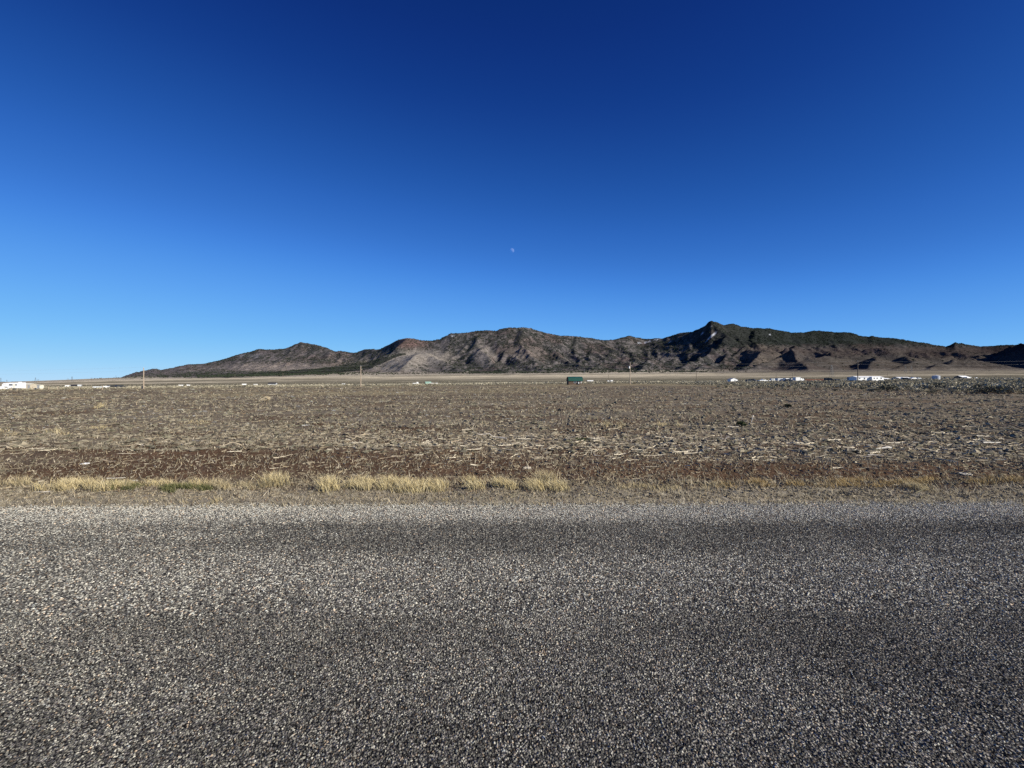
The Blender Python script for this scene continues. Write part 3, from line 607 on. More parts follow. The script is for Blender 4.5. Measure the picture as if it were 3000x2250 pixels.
for i in range(235):
    z_ = random.random()
    if z_ < 0.15: k_, px_, rw = 'l', random.uniform(5, 850), random.gauss(1318, 18)
    elif z_ < 0.58: k_, px_, rw = 'm', random.uniform(1000, 2040), random.gauss(1303, 23)
    else: k_, px_, rw = 'r', random.uniform(2120, 2995), random.gauss(1302, 27)
    rw = min(max(rw, 1225), 1392)
    mi, ln_ = random.randrange(14), random.uniform(18, 54); o = lay(px_, rw, ln_, None if random.random() < .75 else random.uniform(-1.3, 1.3), smesh[mi], LBL[k_], group=GRP[k_])
    size = 'short' if ln_ < 28 else 'long' if ln_ > 42 else 'middling'; hue = ['pale', 'grey', 'bleached', 'brown'][mi % 4]; twg = ['bare', 'twiggy', 'forked'][mi % 3]
    rf_ = min(SREF, key=lambda q: abs(q[0] - px_) + 3 * abs(q[1] - rw)); dx, dy = px_ - rf_[0], rw - rf_[1]
    where = ('right of' if dx > 0 else 'left of') if abs(dx) > 2.2 * abs(dy) else ('in front of' if dy > 0 else 'behind'); where = ('just ' if abs(dx) + 2 * abs(dy) < 90 else 'well ' if abs(dx) > 170 else '') + where
    SIT.append((o, px_, f'{size} {hue} {twg} stick', f'{where} {rf_[2]}'))
name_apart(SIT)
lay(1440, 1288, 78, 0.35, stick_mesh(301, 1, 0.03, 0.2, 0, 0.03, sm, (.56, .5, .42)), 'long curved bare branch, left of the tangled brush pile', 'branch', name='branch')
lay(2588, 1319, 50, 0.1, stick_mesh(302, 1, 0.055, 0.04, 0, 0.01, sm, (.72, .68, .6)), 'thick bleached stick, the brightest one right of the red soil bank', 'stick')
lay(2565, 1339, 42, -0.05, stick_mesh(303, 1, 0.045, 0.1, 0, 0.01, sm, (.66, .61, .53)), 'bleached stick bowed upward just below the thickest bleached stick', 'stick')
lay(2905, 1299, 52, 0.02, stick_mesh(304, 1, 0.05, 0.03, 0, 0.0, sm, (.74, .70, .62)), 'straight bleached plank-like stick near the right edge of the field', 'stick')
lay(128, 1444, 42, 0.05, stick_mesh(305, 1, 0.07, 0.16, 0, 0.0, sm, (.66, .6, .5)), 'pale flat curved piece of wood on the verge at far left', 'wood piece', name='wood_piece', thick=0.6)
lay(340, 1389, 44, 0.3, stick_mesh(306, 1, 0.05, 0.08, 0, 0.0, sm, (.5, .47, .42)), 'grey stick lying just behind the yellow grass strip at left', 'stick')
lay(2205, 1242, 32, 0.9, stick_mesh(307, 1, 0.05, 0.1, 0, 0.16, sm, (.6, .54, .45)), 'pale stick sticking up beside the small green juniper seedling', 'stick')
lay(2148, 1253, 34, 0.05, stick_mesh(308, 1, 0.05, 0.08, 0, 0.0, sm, (.64, .58, .48)), 'pale stick lying in front of the small green juniper seedling', 'stick')
lay(2122, 1290, 34, 0.6, stick_mesh(309, 1, 0.06, 0.15, 2, 0.22, sm, (.42, .38, .34)), 'forked grey branch stub rising from the litter at the field centre right', 'branch', name='branch')
lay(2790, 1262, 62, -0.25, stick_mesh(310, 1, 0.04, 0.14, 2, 0.08, sm, (.13, .10, .085)), 'dark forked branch lying in the litter on the right', 'branch', name='branch')
lay(2960, 1258, 70, -0.3, stick_mesh(311, 1, 0.035, 0.12, 2, 0.08, sm, (.14, .11, .09)), 'dark thin branch at the right edge of the picture', 'branch', name='branch')
# tangle of branches with green sprigs near the middle
def brush_pile(px, row, wpx, label):
    y = depth_row(px, row); x = (px - CX) / F * y; W_ = wpx / F * y
    root = bpy.data.objects.new('brush_pile', None); COL.objects.link(root); root.location = (x, y, g1(x, y))
    tag(root, label, 'brush pile'); r = np.random.default_rng(5)
    for i in range(9):
        o = link('branch', smesh[i], root); s = W_ * r.uniform(0.3, 0.62); o.scale = (s, s, s)
        o.location = (r.uniform(-.35, .35) * W_, r.uniform(-.2, .2) * W_, r.uniform(0, 0.05)); o.rotation_euler = (0, r.uniform(-.2, .2), r.uniform(-.7, .7))
    n_ = 160; p = np.stack([r.normal(-0.12, .12, n_) * W_, r.normal(0, .08, n_) * W_, np.abs(r.normal(0.03, .03, n_))], 1)
    tvq = np.array([(-1, 0, 0), (1, 0, 0), (0, 0.3, 1.2)], float)
    v, f, c = scatter(tvq, np.array([(0, 1, 2)]), p, np.full((n_, 3), 0.022), r.uniform(0, 6.28, n_), np.tile((.05, .065, .03), (n_, 1)) * r.uniform(.6, 1.5, (n_, 1)), 0.5)
    link('sprig', mesh_np('sprig', v, f, c, wm), root)['kind'] = 'stuff'
brush_pile(1715, 1292, 110, 'tangle of bare branches with dark green sprigs in the middle of the field')
# pale scraps
def scrap(px, row, wpx, label, col=(.78, .77, .74), seed=1):
    y = depth_row(px, row); x = (px - CX) / F * y; r = np.random.default_rng(seed); n_ = 6
    U_, V_ = np.meshgrid(np.linspace(-.5, .5, n_), np.linspace(-.4, .4, n_)); H_ = r.uniform(0.02, 0.15, (n_, n_)); W_ = wpx / F * y
    top = np.stack([U_ + r.normal(0, .04, U_.shape), V_ + r.normal(0, .04, U_.shape), H_], -1).reshape(-1, 3) * W_
    bot = top * np.array((1, 1, 0.0)) + np.array((0, 0, -0.01)); i_ = np.arange(n_ * n_).reshape(n_, n_)
    ft = np.stack([i_[:-1, :-1], i_[:-1, 1:], i_[1:, 1:], i_[1:, :-1]], -1).reshape(-1, 4); k2 = n_ * n_
    rim = np.concatenate([i_[0], i_[1:, -1], i_[-1, ::-1][1:], i_[::-1, 0][1:]]); fr = np.stack([rim[1:], rim[:-1], rim[:-1] + k2, rim[1:] + k2], -1)
    v = np.concatenate([top, bot]); o = link('litter_scrap', mesh_np('litter_scrap', v, np.concatenate([ft, fr]), np.tile(col, (len(v), 1)), sm)); o.location = (x, y, g1(x, y) + 0.004)
    tag(o, label, 'scrap')
scrap(249, 1358, 16, 'small crumpled white scrap on red soil behind the left grass', seed=2)
scrap(2826, 1377, 26, 'flat whitish scrap among ochre grass on the right', (.62, .57, .46), 3)
scrap(2262, 1346, 10, 'tiny pale grey scrap on dark litter, centre right', (.6, .6, .6), 4)
scrap(1545, 1366, 22, 'pale bark strip lying in front of the field litter near the middle', (.5, .44, .34), 5)
scrap(395, 1394, 12, 'small pale wood chip lying beside the grey stick behind the grass', (.6, .56, .48), 6)

# ------------------------------------------------------------------ shrubs
def shrub_parts(seed, w=1.0, h=0.75, n=300, leaf=0.035, cols=((.17, .165, .135),), stems=12):
    r = np.random.default_rng(seed); lob = [(r.uniform(-.3, .3), r.uniform(-.3, .3), r.uniform(.45, .8), r.uniform(.22, .34)) for _ in range(7)]
    p = []
    while len(p) < n:
        a, b2, c2, d = lob[r.integers(0, 7)]; q = r.normal(0, 1, 3); q /= np.linalg.norm(q); q *= r.uniform(0.55, 1.0) ** 0.6
        z = c2 + q[2] * d * 1.0
        if z > 0.06: p.append(((a + q[0] * d) * w, (b2 + q[1] * d) * w, z * h))
    p = np.array(p); tvq = np.array([(-1, 0, -.6), (1, 0, -.4), (0.7, 0.2, 0.9), (-0.6, 0.1, 1.1)], float)
    c = np.array(cols)[r.integers(0, len(cols), n)] * r.uniform(0.7, 1.35, (n, 1))
    s = r.uniform(0.6, 1.4, (n, 1)) * leaf
    fol = scatter(tvq, np.array([(0, 1, 2, 3)]), p, np.repeat(s, 3, 1), r.uniform(0, 6.28, n), c, 0.35)
    st = []
    for i in range(stems):
        a, b2, c2, d = lob[i % 7]; e = np.array([a * w + r.normal(0, .08), b2 * w + r.normal(0, .08), c2 * h * r.uniform(.8, 1.25)])
        pts = np.array([e * np.array((k_ ** 1.2, k_ ** 1.2, k_)) + r.normal(0, .012, 3) * (k_ > 0) for k_ in np.linspace(0, 1, 4)])
        V, Fc = tube(pts, np.linspace(.016, .005, 4), 4); st.append((V, Fc, np.tile((.15, .12, .095), (len(V), 1))))
    return fol, join(st)
shm = mat_col('shrub_leaves', 0.95, 0.05, scale=12.0, lo=0.75, hi=1.25)
def shrub_meshes(seed, **kw):
    a, b2 = shrub_parts(seed, **kw); return mesh_np('foliage', *a, shm), mesh_np('stem', *b2, sm)
SAGEC = ((.33, .298, .215), (.28, .253, .182), (.37, .33, .24), (.22, .20, .142)); DARKC = ((.14, .135, .095), (.19, .178, .125), (.10, .095, .068))
SHR = [shrub_meshes(400 + i, n=340, cols=SAGEC, h=0.6 + 0.08 * (i % 3)) for i in range(6)]; SHD = [shrub_meshes(420 + i, n=380, cols=DARKC, h=0.55 + .06 * (i % 2)) for i in range(4)]
def plant(px, row, wpx, meshes, label, cat='shrub', name='sagebrush', group=None, hk=1.0):
    y = depth_row(px, row); x = (px - CX) / F * y; s = wpx / F * y / 1.15
    o = bpy.data.objects.new(name, None); COL.objects.link(o); o.location = (x, y, g1(x, y) - 0.02); o.scale = (s, s, s * hk); o.rotation_euler = (0, 0, random.uniform(0, 6.28))
    link('foliage', meshes[0], o); link('stem', meshes[1], o)
    return tag(o, label, cat, group)
BIG = [(2888, 1154, 92, 'd', 'widest dark sagebrush, low and almost black, near the right edge of the picture'), (2958, 1153, 66, 's', 'tall grey-green sagebrush just right of the widest dark one'), (2998, 1143, 36, 'd', 'dark sagebrush cut by the right edge of the picture'),
       (2600, 1148, 62, 'd', 'long dark sagebrush below the right end of the white mobile home'), (2572, 1145, 30, 'd', 'small dark sagebrush left of the long dark one below the mobile home'), (2525, 1142, 24, 'd', 'small dark sagebrush below the pole at the mobile home'), (2198, 1138, 24, 'd', 'lone dark sagebrush below the dark parked cars'),
       (2282, 1133, 22, 'd', 'low dark sagebrush below the long white box trailer'), (2358, 1142, 24, 'd', 'dark sagebrush in the middle of the band, below the white container'), (2404, 1137, 17, 'd', 'round dark sagebrush below the rusty fence'), (2446, 1146, 24, 'd', 'dark sagebrush in front of the rust fence end'),
       (2762, 1136, 42, 'd', 'dark sagebrush below the round water tank'), (2692, 1150, 28, 's', 'grey sagebrush at the front edge of the band left of the pale haze of twigs'), (2722, 1151, 24, 'd', 'small dark sagebrush at the front edge of the band below the water tank'), (2790, 1140, 30, 's', 'grey sagebrush in the band right of the water tank'), (2985, 1124, 26, 'd', 'distant dark sagebrush high in the band at the right edge')]
random.seed(31)
for i, (a, b2, c2, k_, lb) in enumerate(BIG): plant(a, b2, c2, (SHD if k_ == 'd' else SHR)[i % 4], lb, hk=.62 if k_ == 'd' else .85)
YREF = [(2090, 'the tall single pole'), (2146, 'the gabled white shed'), (2195, 'the dark parked cars'), (2235, 'the white pickup'), (2288, 'the long box trailer'), (2334, 'the tallest container'), (2391, 'the rusty fence'), (2455, 'the dark low car'), (2513, 'the dark power pole'), (2555, 'the mobile home'), (2600, 'the low white roof'), (2645, 'the pale barn'), (2692, 'the pale end car'), (2742, 'the water tank'), (2775, 'the dark trailer'), (2817, 'the far right house'), (2858, 'the tiny white box'), (2900, 'the widest dark sagebrush'), (2990, 'the right picture edge')]
YIT = []
for i in range(190):
    a = random.uniform(2080, 3050); lo_ = interp(a, [(2080, 1137), (2300, 1142), (2600, 1149), (3000, 1155)])
    b2 = lo_ - 26 * random.random() ** 1.5
    y = depth_row(a, b2); sz_ = random.uniform(0.55, 1.15); gr = random.random() < .85
    o = plant(a, b2, sz_ * F / y, SHR[i % 6] if gr else SHD[i % 4], 'sagebrush in the band', group='sagebrush in the band at right', hk=random.uniform(.6, 1.0))
    rf_ = min(YREF, key=lambda q: abs(q[0] - a)); q_ = (lo_ - b2) / 26
    YIT.append((o, a, f"{'small' if sz_ < .75 else 'large' if sz_ > .97 else 'middling'} {'grey' if gr else 'dark'} sagebrush", f"at band {'front' if q_ < .2 else 'middle' if q_ < .55 else 'back'} by {rf_[1]}"))
name_apart(YIT)
ju = shrub_meshes(440, n=420, leaf=0.05, cols=((.035, .05, .025), (.05, .065, .03), (.075, .08, .04)), h=0.6)
plant(2172, 1249, 34, ju, 'small dark green juniper seedling beside pale sticks on the field', 'seedling', 'juniper_seedling', hk=.9)
plant(2312, 1194, 26, shrub_meshes(441, n=380, leaf=0.05, cols=((.03, .035, .022), (.05, .05, .032)), h=.5), 'almost black low shrub alone on the open field right of centre', 'shrub', 'low_shrub')
plant(1052, 1213, 16, SHD[1], 'tiny dark shrub on the open field left of centre', 'shrub', 'low_shrub')
plant(1545, 1192, 12, SHD[2], 'tiny dark shrub on the open field, nearest the middle', 'shrub', 'low_shrub')
tw = shrub_meshes(450, n=900, leaf=0.022, cols=((.62, .53, .38), (.52, .43, .29), (.40, .33, .22)), h=.7, stems=40)
plant(781, 1177, 30, tw, 'round tan tumbleweed resting on the open field at left', 'tumbleweed', 'tumbleweed', hk=.95)

# sagebrush flat beyond the field
n = 19000; px = RNG.uniform(-150, 3150, n); edge = interp(px, [(0, 150), (300, 172), (900, 172), (1500, 178), (1850, 172), (2050, 110), (2200, 75), (2600, 50), (3000, 38)])
y = edge * np.exp(RNG.random(n) ** 1.1 * np.log(950 / edge)); x = (px - CX) / F * y
k = RNG.random(n) < 0.35 + 0.65 * sstep(.4, .6, fbm(x * .02, y * .02, 500, 3))
k &= ~((np.abs(px - 1684) < 30) & (y < 176)) & ~((px > 2060) & (y < 160) & (RNG.random(n) < 0.55)); x, y, px = x[k], y[k], px[k]
near = y < 230; fp = []
for i in range(5):
    q = np.nonzero(near)[0][i::5]; t_ = shrub_parts(480 + i, n=40, leaf=0.09, cols=((1, 1, 1),), stems=7)[0]
    cs = np.array(SAGEC)[RNG.integers(0, 4, len(q))] * RNG.uniform(.75, 1.35, (len(q), 1)); w_ = RNG.uniform(.5, 1.15, len(q))
    v, f, c = scatter(t_[0], t_[1], put(x[q], y[q], -0.04), np.stack([w_, w_, w_ * RNG.uniform(.7, 1.2, len(q))], 1), RNG.uniform(0, 6.28, len(q)), cs)
    c = c * np.tile(t_[2], (len(q), 1)); fp.append((v, np.concatenate([f[:, [0, 1, 2]], f[:, [0, 2, 3]]]), c))
q = np.nonzero(~near)[0]; n = len(q)
cs = np.array(SAGEC)[RNG.integers(0, 4, n)] * RNG.uniform(.7, 1.35, (n, 1)); w_ = RNG.uniform(.4, 1.1, n)
fp.append(scatter(tv, tf, put(x[q], y[q], 0.1), np.stack([w_, w_, RNG.uniform(.3, .85, n)], 1), RNG.uniform(0, 6.28, n), cs, 0.22))
tag(link('sagebrush_flat', mesh_np('sagebrush_flat', *join(fp), shm)), 'grey sagebrush covering the far flat below the mountains', 'sagebrush', kind='stuff')
DBG.append(('flat', int(near.sum()), n))
# ------------------------------------------------------------------ built things on the flat
class MB:
    """collects boxes, prisms and rods, then links them as one mesh part"""
    def __init__(s): s.v, s.f = [], []
    def add(s, v, f):
        o = len(s.v); s.v += [tuple(q) for q in v]; s.f += [tuple(i + o for i in q) for q in f]; return s
    def box(s, x0, x1, y0, y1, z0, z1):
        return s.add([(x0, y0, z0), (x1, y0, z0), (x1, y1, z0), (x0, y1, z0), (x0, y0, z1), (x1, y0, z1), (x1, y1, z1), (x0, y1, z1)],
                     [(0, 3, 2, 1), (4, 5, 6, 7), (0, 1, 5, 4), (1, 2, 6, 5), (2, 3, 7, 6), (3, 0, 4, 7)])
    def prism_y(s, prof, y0, y1):          # profile in x,z extruded along y
        n = len(prof); return s.add([(x, y0, z) for x, z in prof] + [(x, y1, z) for x, z in prof], [tuple(range(n)), tuple(range(2 * n - 1, n - 1, -1))] + [((i + 1) % n, i, n + i, n + (i + 1) % n) for i in range(n)])
    def prism_x(s, prof, x0, x1):          # profile in y,z extruded along x
        n = len(prof); return s.add([(x0, y, z) for y, z in prof] + [(x1, y, z) for y, z in prof], [tuple(range(n - 1, -1, -1)), tuple(range(n, 2 * n))] + [(i, (i + 1) % n, n + (i + 1) % n, n + i) for i in range(n)])
    def rod(s, a, b, r0, r1=None, n=6):
        r1 = r0 if r1 is None else r1; a, b = Vector(a), Vector(b); d = (b - a).normalized(); p = d.orthogonal().normalized(); q = d.cross(p)
        v = [a + (p * math.cos(t) + q * math.sin(t)) * r0 for t in [2 * math.pi * i / n for i in range(n)]] + [b + (p * math.cos(t) + q * math.sin(t)) * r1 for t in [2 * math.pi * i / n for i in range(n)]]
        return s.add(v, [(i, (i + 1) % n, n + (i + 1) % n, n + i) for i in range(n)] + [tuple(range(n - 1, -1, -1)), tuple(range(n, 2 * n))])
    def build(s, name, mat, parent=None):
        me = bpy.data.meshes.new(name); me.from_pydata(s.v, [], s.f); me.materials.append(mat); me.update(); return link(name, me, parent)
M = dict(
    white=mat_plain('white_siding', (.80, .80, .78), .6, .3, var=.06), cream=mat_plain('cream_siding', (.74, .70, .58), .7, .2, var=.08), beige=mat_plain('beige_panel', (.52, .46, .36), .8, .2, var=.12),
    glass=mat_plain('dark_glass', (.03, .035, .04), .15, .6, var=.1), dark=mat_plain('dark_paint', (.025, .026, .032), .4, .5, var=.2), rubber=mat_plain('tyre_rubber', (.02, .02, .02), .9, .2),
    wood=mat_plain('brown_boards', (.125, .088, .066), .9, .1, var=.35, scale=6), green=mat_plain('green_metal_roof', (.004, .062, .044), .5, .4, var=.15), pole=mat_plain('pole_wood', (.40, .32, .24), .9, .1, var=.25),
    poledark=mat_plain('dark_pole_wood', (.14, .115, .09), .9, .1, var=.25), steel=mat_plain('galvanised_steel', (.13, .135, .14), .5, .4, metal=.3, var=.1), grey=mat_plain('grey_metal', (.30, .31, .33), .6, .3, var=.15), rust=mat_plain('rusty_metal', (.17, .065, .04), .9, .1, var=.4, scale=1.5),
    darkroof=mat_plain('dark_roof', (.035, .035, .042), .8, .2, var=.2), palegreen=mat_plain('pale_green_wall', (.30, .45, .36), .8, .2, var=.1), wire=mat_plain('wire', (.30, .30, .30), .5, .3), tank=mat_plain('tank_plastic', (.46, .48, .52), .5, .3, var=.08), silver=mat_plain('silver_panel', (.55, .57, .58), .4, .5, var=.2))
def thing(name, label, cat, px, depth, rot=0.0, group=None, row=None):
    x = (px - CX) / F * depth; o = bpy.data.objects.new(name, None); COL.objects.link(o)
    z = g1(x, depth); o.location = (x, depth, z); o.rotation_euler = (0, 0, math.radians(rot))
    if row is not None:
        r = HY - (z - EYE) / depth * F
        if abs(r - row) > 2.5: print('row', name, px, 'wanted', row, 'got', round(r, 1))
    return tag(o, label, cat, group)
def gable_roof(W, D, z0, rise, ov=0.25, th=0.09, axis='x'):
    """two sloping slabs; the ridge runs along axis"""
    m_ = MB(); h = (D if axis == 'x' else W) / 2 + ov; L_ = (W if axis == 'x' else D) / 2 + ov; k_ = rise / (h - ov); lo = z0 - k_ * ov
    pr = [(-h, lo), (0, z0 + rise), (h, lo), (h, lo + th), (0, z0 + rise + th), (-h, lo + th)]
    return m_.prism_x(pr, -L_, L_) if axis == 'x' else m_.prism_y(pr, -L_, L_)
def window(parent, x, z, w_, h_, y, frame=None):
    f_ = MB(); 
    for a in (-1, 1): f_.box(x + a * w_ / 2 - .04, x + a * w_ / 2 + .04, y - .05, y + .01, z - h_ / 2 - .04, z + h_ / 2 + .04)
    for a in (-1, 1): f_.box(x - w_ / 2 + .041, x + w_ / 2 - .041, y - .048, y + .01, z + a * h_ / 2 - .04, z + a * h_ / 2 + .04)
    wo = f_.build('window', frame or M['white'], parent); MB().box(x - w_ / 2, x + w_ / 2, y - .02, y + .008, z - h_ / 2, z + h_ / 2).build('pane', M['glass'], wo)
def wfac(px, rot):
    """how wide a turned front shows, seen at this column"""
    a = math.radians(rot); return max(.45, math.cos(a) - (px - CX) / F * math.sin(a))
def building(name, label, cat, px0, px1, rt, rb, depth, rot=0, dep=None, wall='white', roof='white', gable=False, rise=.3, wins=(), door=None, chim=False, group=None):
    W = (px1 - px0) / F * depth / wfac((px0 + px1) / 2, rot); H = (rb - rt) / F * depth; D = dep or W * .6
    o = thing(name, label, cat, (px0 + px1) / 2, depth, rot, group, rb); hw = H * (1 - rise)
    if gable: MB().prism_y([(-W / 2, -.3), (W / 2, -.3), (W / 2, hw), (0, H - .1), (-W / 2, hw)], -D / 2, D / 2).build('wall', M[wall], o); gable_roof(W, D, hw, H - hw - .09, axis='y').build('roof', M[roof], o)
    else: MB().prism_x([(-D / 2, -.3), (D / 2, -.3), (D / 2, hw), (0, H - .1), (-D / 2, hw)], -W / 2, W / 2).build('wall', M[wall], o); gable_roof(W, D, hw, H - hw - .09, axis='x').build('roof', M[roof], o)
    for (fx, fz, w_, h_) in wins: window(o, fx * W, fz * H, w_, h_, -D / 2)
    if door is not None:
        d_ = MB().box(door * W - .45, door * W + .45, -D / 2 - .05, -D / 2 + .01, .05, min(2.05, hw * .92)).build('door', M['grey'], o); MB().box(door * W + .3, door * W + .36, -D / 2 - .1, -D / 2 - .04, .95, 1.05).build('handle', M['steel'], d_)
    return o
def container(name, label, cat, px0, px1, rt, rb, depth, rot=0, wall='white', endw=2.4, legs=False, ribs=True, group=None):
    W = (px1 - px0) / F * depth / wfac((px0 + px1) / 2, rot); H = (rb - rt) / F * depth; o = thing(name, label, cat, (px0 + px1) / 2, depth, rot, group, rb); z0 = .45 if legs else .08
    MB().box(-W / 2, W / 2, -endw / 2, endw / 2, z0, H).build('body', M[wall], o)
    fr = MB()
    for a in (-1, 1):
        for b2 in (-1, 1): fr.box(a * W / 2 - .07, a * W / 2 + .07, b2 * endw / 2 - .07, b2 * endw / 2 + .07, z0 - .03, H + .04)
    fr.build('corner_post', M['grey'], o)['kind'] = 'stuff'
    if ribs:
        k_ = max(3, int(W / .9))
        for i in range(1, k_): MB().box(-W / 2 + W * i / k_ - .06, -W / 2 + W * i / k_ + .06, -endw / 2 - .045, -endw / 2 + .01, z0 + .05, H - .05).build('rib', M[wall], o)
    for b2 in (-1, 1):
        d_ = MB().box(W / 2 - .01, W / 2 + .05, min(0.02 * b2, b2 * endw * .47), max(0.02 * b2, b2 * endw * .47), z0 + .08, H - .1).build('door', M[wall], o); MB().rod((W / 2 + .08, b2 * .25, z0 + .2), (W / 2 + .08, b2 * .25, H - .2), .03).build('lock_bar', M['steel'], d_)
    if legs:
        for a in (-.36, .36): MB().box(a * W - .12, a * W + .12, -endw / 2 + .1, endw / 2 - .1, -.2, z0).build('support', M['dark'], o)
    return o
def wheel(o, x, y, r, w_=.22):
    n_ = 14; t_ = MB().rod((x, y - w_ / 2, r), (x, y + w_ / 2, r), r, n=n_).build('wheel', M['rubber'], o); MB().rod((x, y - w_ / 2 - .015, r), (x, y - w_ / 2 + .02, r), r * .55, n=n_).build('rim', M['steel'], t_)
def car(name, label, cat, px0, px1, rb, depth, rot, paint, kind='sedan'):
    L_ = {'sedan': 4.6, 'suv': 4.8, 'pickup': 5.6, 'van': 5.4}[kind]; o = thing(name, label, cat, (px0 + px1) / 2, depth, rot, None, rb); s = (px1 - px0) / F * depth / L_ / wfac((px0 + px1) / 2, rot)
    o.scale = (s, s, s) if 0.75 < s < 1.3 else (1, 1, 1)
    pr = {'sedan': [(-2.3, .35), (2.3, .35), (2.3, .8), (1.25, .95), (.6, 1.42), (-1.0, 1.45), (-1.8, 1.0), (-2.3, .95)], 'suv': [(-2.4, .4), (2.4, .4), (2.4, 1.0), (1.3, 1.12), (.7, 1.75), (-2.1, 1.8), (-2.4, 1.1)],
          'pickup': [(-2.8, .5), (2.8, .5), (2.8, 1.05), (1.5, 1.15), (.95, 1.8), (-.55, 1.82), (-.7, 1.15), (-2.8, 1.15)], 'van': [(-2.7, .4), (2.7, .4), (2.7, 1.1), (1.9, 1.3), (1.3, 2.1), (-2.7, 2.15)]}[kind]
    MB().prism_y(pr, -.88, .88).build('body', paint, o)
    for a, b2 in {'sedan': [(-.95, -.2), (-.1, .55)], 'suv': [(-1.9, -.7), (-.6, .5)], 'pickup': [(-.45, .2), (.3, .85)], 'van': [(-2.2, -.8), (.2, 1.2)]}[kind]:
        zt = {'sedan': 1.36, 'suv': 1.66, 'pickup': 1.7, 'van': 1.9}[kind]; zb = {'sedan': 1.0, 'suv': 1.15, 'pickup': 1.2, 'van': 1.35}[kind]
        MB().box(a, b2, -.895, .895, zb, zt).build('window', M['glass'], o)
    for a in (-.6, .62):
        for b2 in (-.8, .8): wheel(o, a * L_ / 2, b2, .34 if kind == 'sedan' else .4)
    for b2 in (-.6, .6): MB().box(L_ / 2 - .03, L_ / 2 + .02, b2 - .15, b2 + .15, .65, .8).build('headlight', M['silver'], o)
    return o

# brown cabin with a green roof
D0 = 166; W = 41 / F * D0; H = 24 / F * D0; hw = .54 * H; Dp = 4.2
o = thing('cabin', 'small brown board cabin with green metal gambrel roof standing at the field edge', 'cabin', 1683.5, D0, 3, row=1129)
bw = W / 26; xr = W / 2 - 1.0
for i in range(22):
    a = -W / 2 + i * bw
    MB().box(a + .012, min(a + bw - .012, xr), -Dp / 2 - (.02 if i % 2 else 0), -Dp / 2 + .08, -.2, hw).build('board', M['wood'], o)
MB().box(-W / 2, xr, -Dp / 2 + .085, Dp / 2, -.2, hw).build('wall', M['wood'], o)
pr = [(-Dp / 2 - .3, hw - .15), (-Dp / 2 + .35, H * .88), (0, H), (Dp / 2 - .35, H * .88), (Dp / 2 + .3, hw - .15)]
ro = MB().prism_x(pr + [(y_, z_ - .12) for y_, z_ in reversed(pr)], -W / 2 - .12, W / 2 + .1).build('roof', M['green'], o)
for i in range(15):
    a = -W / 2 + (i + .5) * W / 15; MB().prism_x([(-Dp / 2 - .31, hw - .14), (-Dp / 2 + .345, H * .88 + .04), (-Dp / 2 + .38, H * .88), (-Dp / 2 - .27, hw - .16)], a - .02, a + .02).build('seam', M['green'], ro)
MB().prism_x([(-Dp / 2 + .4, hw), (Dp / 2 - .4, hw), (Dp / 2 - .5, H * .85), (0, H - .15), (-Dp / 2 + .5, H * .85)], -W / 2 + .05, W / 2 - .05).build('gable_end', M['wood'], o)
window(o, -.05 * W, hw * .62, 1.0, .75, -Dp / 2 - .03, M['silver'])
d_ = MB().box(.10 * W, .10 * W + .75, -Dp / 2 - .07, -Dp / 2 - .025, 0, hw * .9).build('door', M['dark'], o); MB().box(.10 * W + .62, .10 * W + .68, -Dp / 2 - .13, -Dp / 2 - .07, .85, .95).build('handle', M['steel'], d_)
MB().box(.155 * W, .155 * W + .5, -Dp / 2 - .45, -Dp / 2 - .3, .55, 1.2).build('wall_box', M['silver'], o)
for xx in (xr + .12, W / 2 - .08): MB().box(xx - .06, xx + .06, -Dp / 2 + .05, -Dp / 2 + .17, -.2, hw).build('porch_post', M['wood'], o)
MB().box(xr + .2, xr + .5, -Dp / 2 + .1, -Dp / 2 + .22, .75, hw - .05).build('porch_panel', M['white'], o)
MB().box(xr + .05, W / 2, -Dp / 2 + .06, -Dp / 2 + .12, .6, .7).build('porch_rail', M['wood'], o)
MB().box(xr, W / 2, -Dp / 2, Dp / 2, -.2, .12).build('porch_floor', M['wood'], o)

# power line along the far side of the field
poles = [(-640, 'o', None), (421, 'p', 'pale wooden power pole nearest the trailers at left'), (1057, 'p', 'pale thin power pole in front of the bare tan foothill'), (1846, 't', 'power pole with a white transformer can, right of the brown cabin'), (2513, 'd', 'dark wooden power pole in front of the white mobile home'), (3230, 'o', None)]
tops = []
for px, k_, lb in poles:
    x = (px - CX) / F * 164.0; hgt = {421: 9.0, 1057: 8.8, 1846: 9.4, 2513: 8.9}.get(px, 9.0)
    tops.append((x, 164.0, g1(x, 164.0) + hgt))
    if k_ == 'o': continue
    o = thing('power_pole', lb, 'power pole', px, 164.0, 0, 'power poles along the far edge of the field'); mt = M['poledark'] if k_ == 'd' else M['pole']
    MB().rod((0, 0, -.4), (0, 0, hgt), .20, .13, 8).build('pole', mt, o); ca = MB().box(-.08, .62, -.07, .07, hgt - 1.45, hgt - 1.32).build('bracket', mt, o)
    MB().rod((0, 0, hgt), (0, 0, hgt + .28), .06, .045).build('insulator', M['silver'], o); MB().rod((.55, 0, hgt - 1.32), (.55, 0, hgt - 1.10), .05).build('insulator', M['silver'], ca)
    if k_ == 't':
        c_ = MB().rod((-.38, -.1, hgt - 2.5), (-.38, -.1, hgt - 1.6), .27, n=12).build('transformer', M['white'], o); MB().rod((-.38, -.1, hgt - 1.6), (-.38, -.1, hgt - 1.4), .06).build('bushing', M['grey'], c_)
